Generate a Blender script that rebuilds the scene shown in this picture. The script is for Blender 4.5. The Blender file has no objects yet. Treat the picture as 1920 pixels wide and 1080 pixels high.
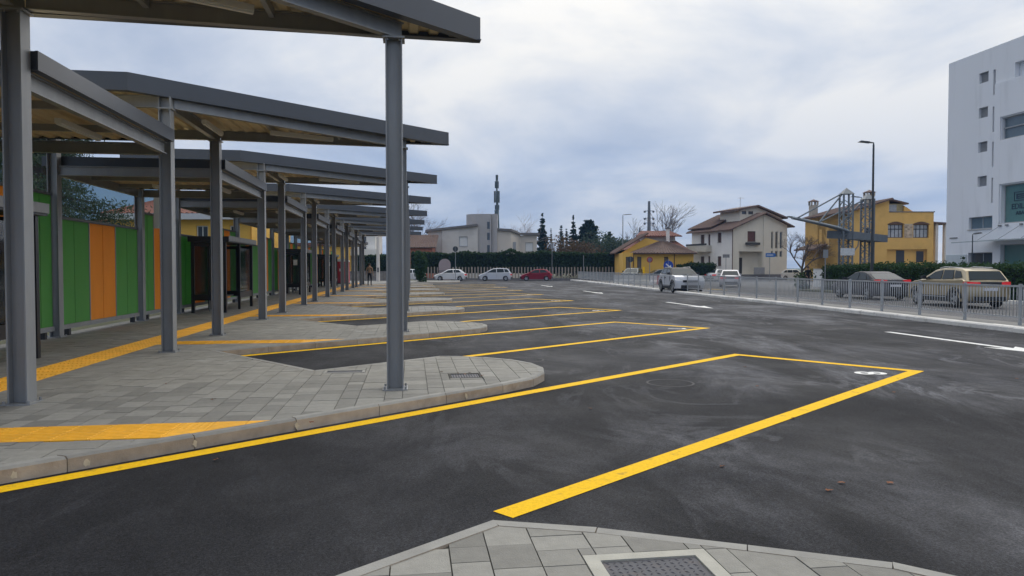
import bpy, math, random
from mathutils import Vector, Matrix
R = math.radians
random.seed(7)
sc = bpy.context.scene
C = sc.collection

# ------------------------------------------------------------------ camera, sky, sun, exposure
cam_d = bpy.data.cameras.new("camera")
cam = bpy.data.objects.new("camera", cam_d); C.objects.link(cam)
cam.location = (0, 0, 1.60)
cam.rotation_euler = (R(90 - 1.612), 0, R(-7.947))
cam_d.sensor_width = 36; cam_d.lens = 25.3125
cam_d.clip_start = 0.05; cam_d.clip_end = 20000
sc.camera = cam

SUN_AZ, SUN_EL = R(42), R(38)           # clockwise from +Y (the row direction)
sun_dir = Vector((math.sin(SUN_AZ)*math.cos(SUN_EL), math.cos(SUN_AZ)*math.cos(SUN_EL), math.sin(SUN_EL)))
world = bpy.data.worlds.new("World"); sc.world = world; world.use_nodes = True
def build_world():
    nt = world.node_tree; N = nt.nodes; L = nt.links
    N.clear()
    out = N.new('ShaderNodeOutputWorld'); bg = N.new('ShaderNodeBackground'); bg.inputs[1].default_value = 0.1
    L.new(bg.outputs[0], out.inputs[0])
    sky = N.new('ShaderNodeTexSky'); sky.sky_type = 'NISHITA'; sky.sun_disc = False
    sky.sun_elevation = SUN_EL; sky.sun_rotation = SUN_AZ
    sky.air_density = 1.0; sky.dust_density = 2.0
    tc = N.new('ShaderNodeTexCoord')
    sep = N.new('ShaderNodeSeparateXYZ'); L.new(tc.outputs['Generated'], sep.inputs[0])
    def math_(op, a, b=None, clamp=False):
        n = N.new('ShaderNodeMath'); n.operation = op; n.use_clamp = clamp
        for i, v in enumerate((a, b)):
            if v is None: continue
            if isinstance(v, (int, float)): n.inputs[i].default_value = v
            else: L.new(v, n.inputs[i])
        return n.outputs[0]
    z = math_('MAXIMUM', sep.outputs[2], 0.0)
    den = math_('ADD', z, 0.16)
    u = math_('DIVIDE', sep.outputs[0], den); v = math_('DIVIDE', sep.outputs[1], den)
    comb = N.new('ShaderNodeCombineXYZ'); L.new(u, comb.inputs[0]); L.new(v, comb.inputs[1])
    mp = N.new('ShaderNodeMapping'); mp.inputs['Rotation'].default_value = (0, 0, R(25)); mp.inputs['Scale'].default_value = (0.66, 0.52, 1)
    mp.inputs['Location'].default_value = (3.6, 1.3, 0)
    L.new(comb.outputs[0], mp.inputs[0])
    def noise(scale, det, rough, dist, w=0.0):
        n = N.new('ShaderNodeTexNoise'); n.inputs['Scale'].default_value = scale; n.inputs['Detail'].default_value = det
        n.inputs['Roughness'].default_value = rough; n.inputs['Distortion'].default_value = dist
        mm = N.new('ShaderNodeVectorMath'); mm.operation = 'ADD'; L.new(mp.outputs[0], mm.inputs[0]); mm.inputs[1].default_value = (w, w*.7, w*1.3)
        L.new(mm.outputs[0], n.inputs['Vector']); return n.outputs[0]
    n1 = noise(0.85, 6, 0.5, 0.3); n2 = noise(1.3, 8, 0.58, 0.35, 5.0)
    def ramp(val, stops):
        r = N.new('ShaderNodeValToRGB'); el = r.color_ramp.elements
        while len(el) < len(stops): el.new(0.5)
        for e, (p, c) in zip(el, stops): e.position = p; e.color = c if len(c) == 4 else (*c, 1)
        L.new(val, r.inputs[0]); return r.outputs[0]
    dot = N.new('ShaderNodeVectorMath'); dot.operation = 'DOT_PRODUCT'
    L.new(tc.outputs['Generated'], dot.inputs[0]); dot.inputs[1].default_value = sun_dir
    glow = ramp(dot.outputs['Value'], [(0.25, (0, 0, 0)), (0.98, (1, 1, 1))])
    # cloud body: blue-grey shadowed undersides to cream tops, brighter round the hidden sun
    tone = math_('ADD', math_('ADD', math_('MULTIPLY', n2, 1.15), -0.215), math_('MULTIPLY', glow, 0.30))
    cloud = ramp(tone, [(0.27, (0.44, 0.495, 0.60)), (0.41, (0.60, 0.638, 0.71)), (0.53, (0.79, 0.805, 0.825)), (0.68, (1.1, 1.05, 0.95))])
    cl10 = N.new('ShaderNodeVectorMath'); cl10.operation = 'SCALE'; L.new(cloud, cl10.inputs[0])
    L.new(math_('MULTIPLY', math_('ADD', math_('MULTIPLY', z, 0.8), 0.90), 5.6), cl10.inputs['Scale'])   # overcast skies brighten towards the zenith
    cover = ramp(n1, [(0.26, (0.84, 0.84, 0.84)), (0.46, (1, 1, 1))])
    # low haze band near the horizon stays grey-blue
    mix = N.new('ShaderNodeMix'); mix.data_type = 'RGBA'
    L.new(cover, mix.inputs[0]); L.new(sky.outputs[0], mix.inputs[6]); L.new(cl10.outputs[0], mix.inputs[7])
    L.new(mix.outputs[2], bg.inputs[0])
build_world()
sun_d = bpy.data.lights.new("sun", 'SUN'); sun_d.energy = 1.1; sun_d.angle = R(100); sun_d.color = (1.0, 0.95, 0.87)
sun = bpy.data.objects.new("sun", sun_d); C.objects.link(sun)
sun.rotation_euler = sun_dir.to_track_quat('Z', 'Y').to_euler()
vs = sc.view_settings; vs.view_transform = 'Standard'; vs.look = 'None'; vs.exposure = 0.74; vs.gamma = 1.0; vs.use_curve_mapping = False
sc.cycles.use_denoising = True
sc.cycles.max_bounces = 6; sc.cycles.volume_bounces = 2; sc.cycles.transparent_max_bounces = 16; sc.cycles.diffuse_bounces = 3; sc.cycles.glossy_bounces = 3
sc.cycles.sample_clamp_indirect = 6; sc.cycles.caustics_reflective = False; sc.cycles.caustics_refractive = False

# ------------------------------------------------------------------ materials
MATS = {}
def mat(name, rgb, rough=0.6, var=0.12, scale=4.0, metal=0.0, bump=0.0, bscale=40.0, spec=0.5, rnd=0.0, alpha=1.0, detail=5, coat=0.0,
        stain=None, stain_scale=1.2, stain_amt=0.5, stretch=None, emit=None, stain_lo=0.52, stain_hi=0.68):
    if name in MATS: return MATS[name]
    m = bpy.data.materials.new(name); m.use_nodes = True; MATS[name] = m
    nt = m.node_tree; N = nt.nodes; L = nt.links
    b = N['Principled BSDF']; out = N['Material Output']
    b.inputs['Roughness'].default_value = rough; b.inputs['Metallic'].default_value = metal
    b.inputs['Specular IOR Level'].default_value = spec; b.inputs['Coat Weight'].default_value = coat
    tc = N.new('ShaderNodeTexCoord'); vec = tc.outputs['Object']
    if stretch:
        mp = N.new('ShaderNodeMapping'); mp.inputs['Scale'].default_value = stretch; L.new(vec, mp.inputs[0]); vec = mp.outputs[0]
    n = N.new('ShaderNodeTexNoise'); n.inputs['Scale'].default_value = scale; n.inputs['Detail'].default_value = detail
    n.inputs['Roughness'].default_value = 0.6
    L.new(vec, n.inputs['Vector'])
    mr = N.new('ShaderNodeMapRange'); mr.inputs[1].default_value = 0.25; mr.inputs[2].default_value = 0.75
    mr.inputs[3].default_value = 1 - var; mr.inputs[4].default_value = 1 + var
    L.new(n.outputs[0], mr.inputs[0])
    fac = mr.outputs[0]
    if rnd:
        oi = N.new('ShaderNodeObjectInfo'); m2 = N.new('ShaderNodeMapRange')
        m2.inputs[3].default_value = 1 - rnd; m2.inputs[4].default_value = 1 + rnd
        L.new(oi.outputs['Random'], m2.inputs[0])
        mu = N.new('ShaderNodeMath'); mu.operation = 'MULTIPLY'; L.new(fac, mu.inputs[0]); L.new(m2.outputs[0], mu.inputs[1]); fac = mu.outputs[0]
    sc_ = N.new('ShaderNodeVectorMath'); sc_.operation = 'SCALE'; sc_.inputs[0].default_value = rgb; L.new(fac, sc_.inputs['Scale'])
    col = sc_.outputs[0]
    if stain:
        n3 = N.new('ShaderNodeTexNoise'); n3.inputs['Scale'].default_value = stain_scale; n3.inputs['Detail'].default_value = 7
        n3.inputs['Roughness'].default_value = 0.65
        L.new(vec, n3.inputs['Vector'])
        m3 = N.new('ShaderNodeMapRange'); m3.inputs[1].default_value = stain_lo; m3.inputs[2].default_value = stain_hi
        m3.inputs[3].default_value = 0; m3.inputs[4].default_value = stain_amt; L.new(n3.outputs[0], m3.inputs[0])
        mx = N.new('ShaderNodeMix'); mx.data_type = 'RGBA'; L.new(m3.outputs[0], mx.inputs[0]); L.new(col, mx.inputs[6]); mx.inputs[7].default_value = (*stain, 1)
        col = mx.outputs[2]
    L.new(col, b.inputs['Base Color'])
    if bump:
        n4 = N.new('ShaderNodeTexNoise'); n4.inputs['Scale'].default_value = bscale; n4.inputs['Detail'].default_value = 4
        L.new(vec, n4.inputs['Vector'])
        bp = N.new('ShaderNodeBump'); bp.inputs['Strength'].default_value = bump; bp.inputs['Distance'].default_value = 0.02
        L.new(n4.outputs[0], bp.inputs['Height']); L.new(bp.outputs[0], b.inputs['Normal'])
    if emit:
        b.inputs['Emission Color'].default_value = (*emit[0], 1); b.inputs['Emission Strength'].default_value = emit[1]
    if alpha < 1:
        tr = N.new('ShaderNodeBsdfTransparent'); tr.inputs[0].default_value = (1, 1, 1, 1)
        ms = N.new('ShaderNodeMixShader'); ms.inputs[0].default_value = alpha
        L.new(tr.outputs[0], ms.inputs[1]); L.new(b.outputs[0], ms.inputs[2]); L.new(ms.outputs[0], out.inputs[0])
    return m

def asphalt_mat(name, rgb, dust, dust_amt, rough=0.78):
    m = bpy.data.materials.new(name); m.use_nodes = True
    nt = m.node_tree; N = nt.nodes; L = nt.links; b = N['Principled BSDF']
    tc = N.new('ShaderNodeTexCoord'); vec = tc.outputs['Object']
    def noise(scale, det, rough=0.6, st=None, dist=0):
        v = vec
        if st:
            mp = N.new('ShaderNodeMapping'); mp.inputs['Scale'].default_value = st; mp.inputs['Rotation'].default_value = (0, 0, R(-12)); L.new(vec, mp.inputs[0]); v = mp.outputs[0]
        n = N.new('ShaderNodeTexNoise'); n.inputs['Scale'].default_value = scale; n.inputs['Detail'].default_value = det
        n.inputs['Roughness'].default_value = rough; n.inputs['Distortion'].default_value = dist; L.new(v, n.inputs['Vector']); return n.outputs[0]
    def mr(v, a, b_, c, d):
        n = N.new('ShaderNodeMapRange'); n.inputs[1].default_value = a; n.inputs[2].default_value = b_; n.inputs[3].default_value = c; n.inputs[4].default_value = d
        L.new(v, n.inputs[0]); return n.outputs[0]
    vor = N.new('ShaderNodeTexVoronoi'); vor.inputs['Scale'].default_value = 65; L.new(vec, vor.inputs['Vector'])
    grain = mr(noise(70, 3, 0.8), 0.32, 0.68, 0.1, 2.2)
    spk = mr(vor.outputs['Color'], 0, 1, 0.45, 1.6)
    mu = N.new('ShaderNodeMath'); mu.operation = 'MULTIPLY'; L.new(grain, mu.inputs[0]); L.new(spk, mu.inputs[1])
    big = mr(noise(0.35, 6, 0.6), 0.3, 0.7, 0.75, 1.3)
    mu2 = N.new('ShaderNodeMath'); mu2.operation = 'MULTIPLY'; L.new(mu.outputs[0], mu2.inputs[0]); L.new(big, mu2.inputs[1])
    s = N.new('ShaderNodeVectorMath'); s.operation = 'SCALE'; s.inputs[0].default_value = rgb; L.new(mu2.outputs[0], s.inputs['Scale'])
    d1 = mr(noise(0.9, 9, 0.7, (0.5, 0.17, 1), 0.8), 0.43, 0.70, 0.02, dust_amt)
    d2 = mr(noise(0.22, 3, 0.5), 0.36, 0.62, 0.1, 1.0)
    dm = N.new('ShaderNodeMath'); dm.operation = 'MULTIPLY'; L.new(d1, dm.inputs[0]); L.new(d2, dm.inputs[1])
    rn = noise(1.3, 6, 0.6, (0.42, 0.2, 1), 1.2)
    sb = N.new('ShaderNodeMath'); sb.operation = 'SUBTRACT'; L.new(rn, sb.inputs[0]); sb.inputs[1].default_value = 0.5
    ab = N.new('ShaderNodeMath'); ab.operation = 'ABSOLUTE'; L.new(sb.outputs[0], ab.inputs[0])
    wisp = mr(ab.outputs[0], 0.0, 0.035, dust_amt*0.42, 0.0)
    wm = N.new('ShaderNodeMath'); wm.operation = 'MULTIPLY'; L.new(wisp, wm.inputs[0]); L.new(mr(noise(0.5, 3, 0.5), 0.42, 0.66, 0, 1), wm.inputs[1])
    dk = mr(noise(2.2, 5, 0.6), 0.3, 0.7, 0.5, 1.3)
    dmk = N.new('ShaderNodeMath'); dmk.operation = 'MULTIPLY'; L.new(dm.outputs[0], dmk.inputs[0]); L.new(dk, dmk.inputs[1])
    dsum = N.new('ShaderNodeMath'); dsum.operation = 'ADD'; dsum.use_clamp = True; L.new(dmk.outputs[0], dsum.inputs[0]); L.new(wm.outputs[0], dsum.inputs[1])
    sx = N.new('ShaderNodeSeparateXYZ'); L.new(vec, sx.inputs[0])
    wob = N.new('ShaderNodeMath'); wob.operation = 'MULTIPLY_ADD'; L.new(noise(0.4, 3), wob.inputs[0]); wob.inputs[1].default_value = 5.0; L.new(sx.outputs[0], wob.inputs[2])
    dx_ = N.new('ShaderNodeMath'); dx_.operation = 'MULTIPLY'; L.new(dsum.outputs[0], dx_.inputs[0]); L.new(mr(wob.outputs[0], 1.0, 8.5, 0.22, 1.25), dx_.inputs[1])
    sg = N.new('ShaderNodeMath'); sg.operation = 'MULTIPLY'; sg.use_clamp = True; L.new(dx_.outputs[0], sg.inputs[0]); L.new(mr(mu.outputs[0], 0.1, 2.2, 0.45, 1.7), sg.inputs[1])
    mx = N.new('ShaderNodeMix'); mx.data_type = 'RGBA'; L.new(sg.outputs[0], mx.inputs[0]); L.new(s.outputs[0], mx.inputs[6]); mx.inputs[7].default_value = (*dust, 1)
    L.new(mx.outputs[2], b.inputs['Base Color'])
    L.new(mr(noise(0.6, 5), 0.3, 0.7, rough - 0.13, rough + 0.1), b.inputs['Roughness'])
    b.inputs['Specular IOR Level'].default_value = 0.2
    bp = N.new('ShaderNodeBump'); bp.inputs['Strength'].default_value = 0.8; bp.inputs['Distance'].default_value = 0.008
    L.new(noise(110, 3, 0.75), bp.inputs['Height']); L.new(bp.outputs[0], b.inputs['Normal'])
    return m

def paving_mat():
    """far pavement beyond the built pavers: same colour, joint pattern too far away to pick apart"""
    m = bpy.data.materials.new('far_paving'); m.use_nodes = True
    N = m.node_tree.nodes; L = m.node_tree.links; b = N['Principled BSDF']; b.inputs['Roughness'].default_value = 0.8
    tc = N.new('ShaderNodeTexCoord'); mp = N.new('ShaderNodeMapping'); mp.inputs['Rotation'].default_value = (0, 0, R(90)); L.new(tc.outputs['Object'], mp.inputs[0])
    br = N.new('ShaderNodeTexBrick'); L.new(mp.outputs[0], br.inputs[0])
    br.inputs['Color1'].default_value = (0.165, 0.16, 0.145, 1); br.inputs['Color2'].default_value = (0.24, 0.235, 0.22, 1); br.inputs['Mortar'].default_value = (0.07, 0.07, 0.065, 1)
    br.inputs['Scale'].default_value = 1; br.inputs['Mortar Size'].default_value = 0.006; br.inputs['Brick Width'].default_value = 0.36; br.inputs['Row Height'].default_value = 0.24
    L.new(br.outputs[0], b.inputs['Base Color'])
    return m

m_asphalt = asphalt_mat('fresh_asphalt', (0.0105, 0.0111, 0.0138), (0.14, 0.142, 0.158), 1.0)
m_street = asphalt_mat('old_asphalt', (0.095, 0.095, 0.1), (0.2, 0.2, 0.2), 0.5, 0.85)
m_earth = mat('earth_and_grass', (0.09, 0.095, 0.05), 0.95, 0.35, 0.3, stain=(0.14, 0.12, 0.08), stain_scale=0.2)
m_paver = mat('concrete_paver', (0.228, 0.222, 0.2), 0.82, 0.14, 9, bump=0.25, bscale=120, rnd=0.23, stain=(0.5, 0.5, 0.48), stain_scale=1.7, stain_amt=0.6, stain_lo=0.58, stain_hi=0.78)
m_grout = mat('paver_joint', (0.06, 0.058, 0.052), 0.95, 0.2, 20)
m_farpave = paving_mat()
m_kerb = mat('kerb_stone', (0.37, 0.315, 0.255), 0.8, 0.2, 6, bump=0.2, bscale=90, rnd=0.12, stain=(0.2, 0.14, 0.09), stain_scale=2.2, stain_amt=0.6)
m_kerbtop = mat('kerb_stone_top', (0.27, 0.265, 0.245), 0.85, 0.15, 6, bump=0.2, bscale=90, rnd=0.12)
m_kerbpale = mat('pale_kerb', (0.72, 0.7, 0.66), 0.8, 0.16, 5, bump=0.2, bscale=60, rnd=0.14, stain=(0.16, 0.14, 0.12), stain_scale=2.5, stain_amt=0.6)
m_yellow = mat('yellow_road_paint', (0.86, 0.51, 0.004), 0.75, 0.14, 35, spec=0.2, stain=(0.2, 0.14, 0.05), stain_scale=7, stain_amt=0.75, stain_lo=0.57, stain_hi=0.74, bump=0.3, bscale=110)
m_white = mat('white_road_paint', (0.75, 0.75, 0.73), 0.6, 0.1, 30, stain=(0.3, 0.3, 0.3), stain_scale=6, stain_amt=0.5)
m_tact = mat('orange_tactile', (0.86, 0.42, 0.02), 0.7, 0.12, 14, rnd=0.09, stain=(0.5, 0.28, 0.06), stain_scale=5, stain_amt=0.4)
m_galv = mat('painted_galvanised_steel', (0.285, 0.293, 0.3), 0.45, 0.14, 5, metal=0.25, stain=(0.28, 0.295, 0.31), stain_scale=2.2, stain_amt=0.4, stretch=(1, 1, 0.25))
m_fascia = mat('anthracite_flashing', (0.062, 0.072, 0.09), 0.42, 0.06, 2, metal=0.1)
m_sheet = mat('beige_corrugated_sheet', (0.66, 0.55, 0.34), 0.6, 0.14, 2, stain=(0.45, 0.37, 0.22), stain_scale=1.4)
m_tube = mat('lamp_tube_housing', (0.75, 0.75, 0.72), 0.4, 0.03)
m_black = mat('black_shelter_frame', (0.012, 0.014, 0.018), 0.35, 0.1, 3)
def panel_mat(name, rgb):
    m = mat(name, rgb, 0.55, 0.12, 2.5, bump=0.5, bscale=220, stretch=(1, 1, 0.4), stain=tuple(c*0.6 for c in rgb), stain_scale=1.2, stain_amt=0.35)
    nt = m.node_tree; b = nt.nodes['Principled BSDF']; out = nt.nodes['Material Output']
    tr = nt.nodes.new('ShaderNodeBsdfTranslucent'); tr.inputs[0].default_value = (*[min(1, c*1.3) for c in rgb], 1)
    ms = nt.nodes.new('ShaderNodeMixShader'); ms.inputs[0].default_value = 0.5
    nt.links.new(b.outputs[0], ms.inputs[1]); nt.links.new(tr.outputs[0], ms.inputs[2]); nt.links.new(ms.outputs[0], out.inputs[0]); return m
m_green = panel_mat('green_translucent_panel', (0.17, 0.42, 0.125)); m_orange = panel_mat('orange_translucent_panel', (0.84, 0.39, 0.05))
m_rail = mat('galvanised_rail', (0.36, 0.375, 0.39), 0.5, 0.12, 8, metal=0.15)
def glass_mat(name, tint, alpha, rough=0.05):
    m = mat(name, tint, rough, 0.02, 1, spec=0.7, alpha=alpha); return m
m_shglass = glass_mat('shelter_glass', (0.02, 0.025, 0.028), 0.5)
m_carglass = mat('car_glass', (0.022, 0.032, 0.036), 0.05, 0.05, 2, spec=0.22)
m_window = mat('window_pane', (0.06, 0.07, 0.08), 0.08, 0.15, 1, spec=0.8)
m_tyre = mat('tyre_rubber', (0.012, 0.012, 0.013), 0.85, 0.2, 20)
m_rim = mat('alloy_rim', (0.45, 0.46, 0.47), 0.35, 0.1, 8, metal=0.6)
m_trimblk = mat('black_plastic_trim', (0.016, 0.017, 0.019), 0.55, 0.1, 8)
m_red = mat('tail_light_red', (0.5, 0.015, 0.02), 0.25, 0.1, 8, emit=((1, 0.05, 0.05), 0.12))
m_lamp = mat('headlight_lens', (0.6, 0.62, 0.64), 0.15, 0.1, 8)
m_plate = mat('licence_plate', (0.62, 0.62, 0.66), 0.5, 0.05, 8)

# ------------------------------------------------------------------ mesh helpers
class MB:
    def __init__(self): self.v = []; self.f = []
    def add(self, vs, fs):
        o = len(self.v); self.v += [tuple(p) for p in vs]; self.f += [tuple(o + i for i in f) for f in fs]; return self
    def box(self, x0, y0, z0, x1, y1, z1):
        x0, x1 = min(x0, x1), max(x0, x1); y0, y1 = min(y0, y1), max(y0, y1); z0, z1 = min(z0, z1), max(z0, z1)
        return self.add([(x0,y0,z0),(x1,y0,z0),(x1,y1,z0),(x0,y1,z0),(x0,y0,z1),(x1,y0,z1),(x1,y1,z1),(x0,y1,z1)],
                 [(0,3,2,1),(4,5,6,7),(0,1,5,4),(1,2,6,5),(2,3,7,6),(3,0,4,7)])
    def prism(self, poly, z0, z1):
        n = len(poly)
        if sum(poly[i][0]*poly[(i+1)%n][1]-poly[(i+1)%n][0]*poly[i][1] for i in range(n)) < 0: poly = poly[::-1]
        vs = [(x, y, z0) for x, y in poly] + [(x, y, z1) for x, y in poly]
        fs = [tuple(range(n-1, -1, -1)), tuple(range(n, 2*n))] + [(i, (i+1)%n, n+(i+1)%n, n+i) for i in range(n)]
        return self.add(vs, fs)
    def bar(self, p, q, w, h, up=(0, 0, 1)):
        """box beam from p to q, w across, h along up"""
        p = Vector(p); q = Vector(q); d = (q-p).normalized(); u = Vector(up)
        s = d.cross(u)
        if s.length < 1e-4: s = d.cross(Vector((1, 0, 0)))
        s.normalize(); u = s.cross(d).normalized()
        vs = []
        for c in (p, q):
            for a, b in ((-1,-1),(1,-1),(1,1),(-1,1)): vs.append(c + s*(a*w/2) + u*(b*h/2))
        return self.add(vs, [(3,2,1,0),(4,5,6,7),(0,1,5,4),(1,2,6,5),(2,3,7,6),(3,0,4,7)])
    def ibeam(self, p, q, w, h, t=0.014):
        p = Vector(p); q = Vector(q)
        up = Vector((0, 0, 1))
        self.bar(p + up*(h/2 - t/2), q + up*(h/2 - t/2), w, t); self.bar(p - up*(h/2 - t/2), q - up*(h/2 - t/2), w, t)
        return self.bar(p, q, t*0.8, h - 2*t - 0.001)
    def tube(self, pts, rad, n=8, cap=True):
        pts = [Vector(p) for p in pts]; rs = rad if isinstance(rad, (list, tuple)) else [rad]*len(pts)
        o = len(self.v); a = None
        for i, p in enumerate(pts):
            d = (pts[min(i+1, len(pts)-1)] - pts[max(i-1, 0)]).normalized()
            if a is None: a = d.orthogonal().normalized()
            a = (a - d*a.dot(d)).normalized(); b = d.cross(a)
            for k in range(n):
                t = 2*math.pi*k/n; self.v.append(tuple(p + (a*math.cos(t) + b*math.sin(t))*rs[i]))
        for i in range(len(pts)-1):
            for k in range(n):
                k2 = (k+1) % n; self.f.append((o+i*n+k, o+i*n+k2, o+(i+1)*n+k2, o+(i+1)*n+k))
        if cap:
            self.f.append(tuple(o+k for k in range(n-1, -1, -1))); self.f.append(tuple(o+(len(pts)-1)*n+k for k in range(n)))
        return self
    def shift(self, d):
        self.v = [(x-d[0], y-d[1], z-d[2]) for x, y, z in self.v]; return self
    def mesh(self, name, smooth=False):
        me = bpy.data.meshes.new(name); me.from_pydata(self.v, [], self.f); me.update()
        if smooth: me.polygons.foreach_set('use_smooth', [True]*len(me.polygons))
        return me

def link(name, me, m, parent=None, loc=None, rz=0):
    o = bpy.data.objects.new(name, me); C.objects.link(o)
    if m is not None and me is not None and not me.materials: me.materials.append(m)
    if parent: o.parent = parent
    if loc: o.location = loc
    if rz: o.rotation_euler = (0, 0, rz)
    return o
XF = [None]
def part(name, mb, m, parent, world=False, smooth=False, kind=None, auto=None):
    if XF[0]: mb.v = [XF[0](*v) for v in mb.v]
    if world:
        p = parent; d = Vector(p.location)
        while p.parent: p = p.parent; d += Vector(p.location)
        mb.shift(d)
    o = link(name, mb.mesh(name, smooth or auto is not None), m, parent)
    if auto is not None: o.data.set_sharp_from_angle(angle=R(auto))
    if kind: o['kind'] = kind
    return o
def tag(o, label, cat, group=None):
    o['label'] = label; o['category'] = cat
    if group: o['group'] = group
    return o
def thing(name, label, cat, loc=(0, 0, 0), rz=0, group=None):
    o = bpy.data.objects.new(name, None); C.objects.link(o); o.location = loc; o.rotation_euler = (0, 0, rz)
    o.empty_display_size = 0.3
    return tag(o, label, cat, group)
def struct(name, mb, m):
    o = link(name, mb.mesh(name), m); o['kind'] = 'structure'; return o
def copy_tree(o, parent=None):
    c = o.copy(); C.objects.link(c); c.parent = parent
    for ch in list(o.children): copy_tree(ch, c)
    return c

def clip_half(poly, a, b, c):
    """keep a*x+b*y<=c"""
    out = []; n = len(poly)
    for i in range(n):
        p, q = poly[i], poly[(i+1) % n]; dp = a*p[0]+b*p[1]-c; dq = a*q[0]+b*q[1]-c
        if dp <= 0: out.append(p)
        if (dp < 0 < dq) or (dq < 0 < dp):
            t = dp/(dp-dq); out.append((p[0]+(q[0]-p[0])*t, p[1]+(q[1]-p[1])*t))
    return out
def clip_rect(poly, x0, y0, x1, y1):
    for a, b, c in ((-1, 0, -x0), (1, 0, x1), (0, -1, -y0), (0, 1, y1)):
        poly = clip_half(poly, a, b, c)
        if len(poly) < 3: return []
    r = []
    for p in poly:
        if not r or abs(p[0]-r[-1][0]) + abs(p[1]-r[-1][1]) > 2e-3: r.append(p)
    if len(r) > 1 and abs(r[0][0]-r[-1][0]) + abs(r[0][1]-r[-1][1]) < 2e-3: r.pop()
    return r if len(r) >= 3 else []
def area(poly):
    return 0.5*sum(poly[i][0]*poly[(i+1)%len(poly)][1]-poly[(i+1)%len(poly)][0]*poly[i][1] for i in range(len(poly)))
def offset_poly(pts, d, closed=False):
    """offset to the left of travel by d with mitres"""
    out = []; n = len(pts)
    for i in range(n):
        p = Vector(pts[i])
        a = Vector(pts[(i-1) % n]) if (closed or i > 0) else None
        b = Vector(pts[(i+1) % n]) if (closed or i < n-1) else None
        ns = []
        if a is not None: t = (p-a).normalized(); ns.append(Vector((-t.y, t.x)))
        if b is not None: t = (b-p).normalized(); ns.append(Vector((-t.y, t.x)))
        if len(ns) == 1: out.append(tuple(p + ns[0]*d))
        else:
            m = (ns[0]+ns[1]); m = m/ max(m.length_squared, 0.3) * 2
            out.append(tuple(p + m*d))
    return out

PER = 8.03
PLZ = 0.12
# ------------------------------------------------------------------ ground, lot, street
struct('ground', MB().add([(-2000, -2000, -0.08), (2000, -2000, -0.08), (2000, 2000, -0.08), (-2000, 2000, -0.08)], [(0, 1, 2, 3)]), m_earth)
FENCE = [(13.2, -6), (13.9, 3), (14.35, 10), (14.78, 16), (15.2, 21.5), (15.65, 28), (16.15, 38), (16.75, 47), (17.75, 60), (18.9, 76), (19.6, 88)]
lot = struct('bus_lot', MB().prism([(-7.9, -14), (FENCE[0][0]+0.5, -14)] + [(x+0.4, y) for x, y in FENCE] + [(19.9, 89.9), (-7.9, 89.9)], -0.3, 0.0), m_asphalt)
street = struct('street', MB().prism([(x+1.2, y) for x, y in FENCE] + [(19.9, 90), (-12, 90), (-12, 92.6), (33, 92.6), (120, 80.5), (120, 78.4), (27.5, 78.4), (27.5, -6)][0:8], -0.3, -0.012), m_street)
struct('forecourt', MB().prism([(27.55, -6), (47.7, -6), (47.7, 62), (90, 62), (90, 78.3), (27.55, 78.3)], -0.3, -0.02), mat('forecourt_asphalt', (0.12, 0.12, 0.12), 0.85, 0.2, 0.6))

# ------------------------------------------------------------------ platform with islands
def period(k):
    s = [(-3.45, 5.41), (-1.9, 6.64), (-0.35, 7.87), (1.15, 9.06), (1.62, 9.52), (1.86, 10.0), (1.94, 10.5), (1.86, 11.0), (1.62, 11.45), (1.2, 11.83), (0.8, 12.04), (0.45, 12.1), (-0.47, 11.38), (-1.39, 10.67), (-2.4, 12.02)]
    if k == -1: s = [(-3.45, 5.41), (-0.35, 7.87), (2.2, 9.2), (3.0, 10.2), (2.72, 11.0), (2.4, 11.32), (1.78, 11.64), (1.05, 12.0), (0.47, 12.2), (-0.47, 11.46), (-1.39, 10.67), (-2.4, 12.02)]
    return [(x, y + PER*k) for x, y in s]
edge = []
for k in range(-1, 8): edge += period(k)
NK = 8
yE = 5.41 + PER*8
edge += [(-3.45, yE), (-1.9, yE+1.2), (0.5, yE+3.1), (3.4, yE+5.4), (5.2, yE+8.5), (5.6, yE+14.5)]
outline = [(-7.9, edge[0][1])] + edge + [(-7.9, edge[-1][1])]
outline_in = offset_poly(edge, 0.1)           # inner side of the kerb (edge runs up +Y, left is inside)
slab_poly = [(-7.9, edge[0][1])] + outline_in + [(-7.9, edge[-1][1])]
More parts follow.
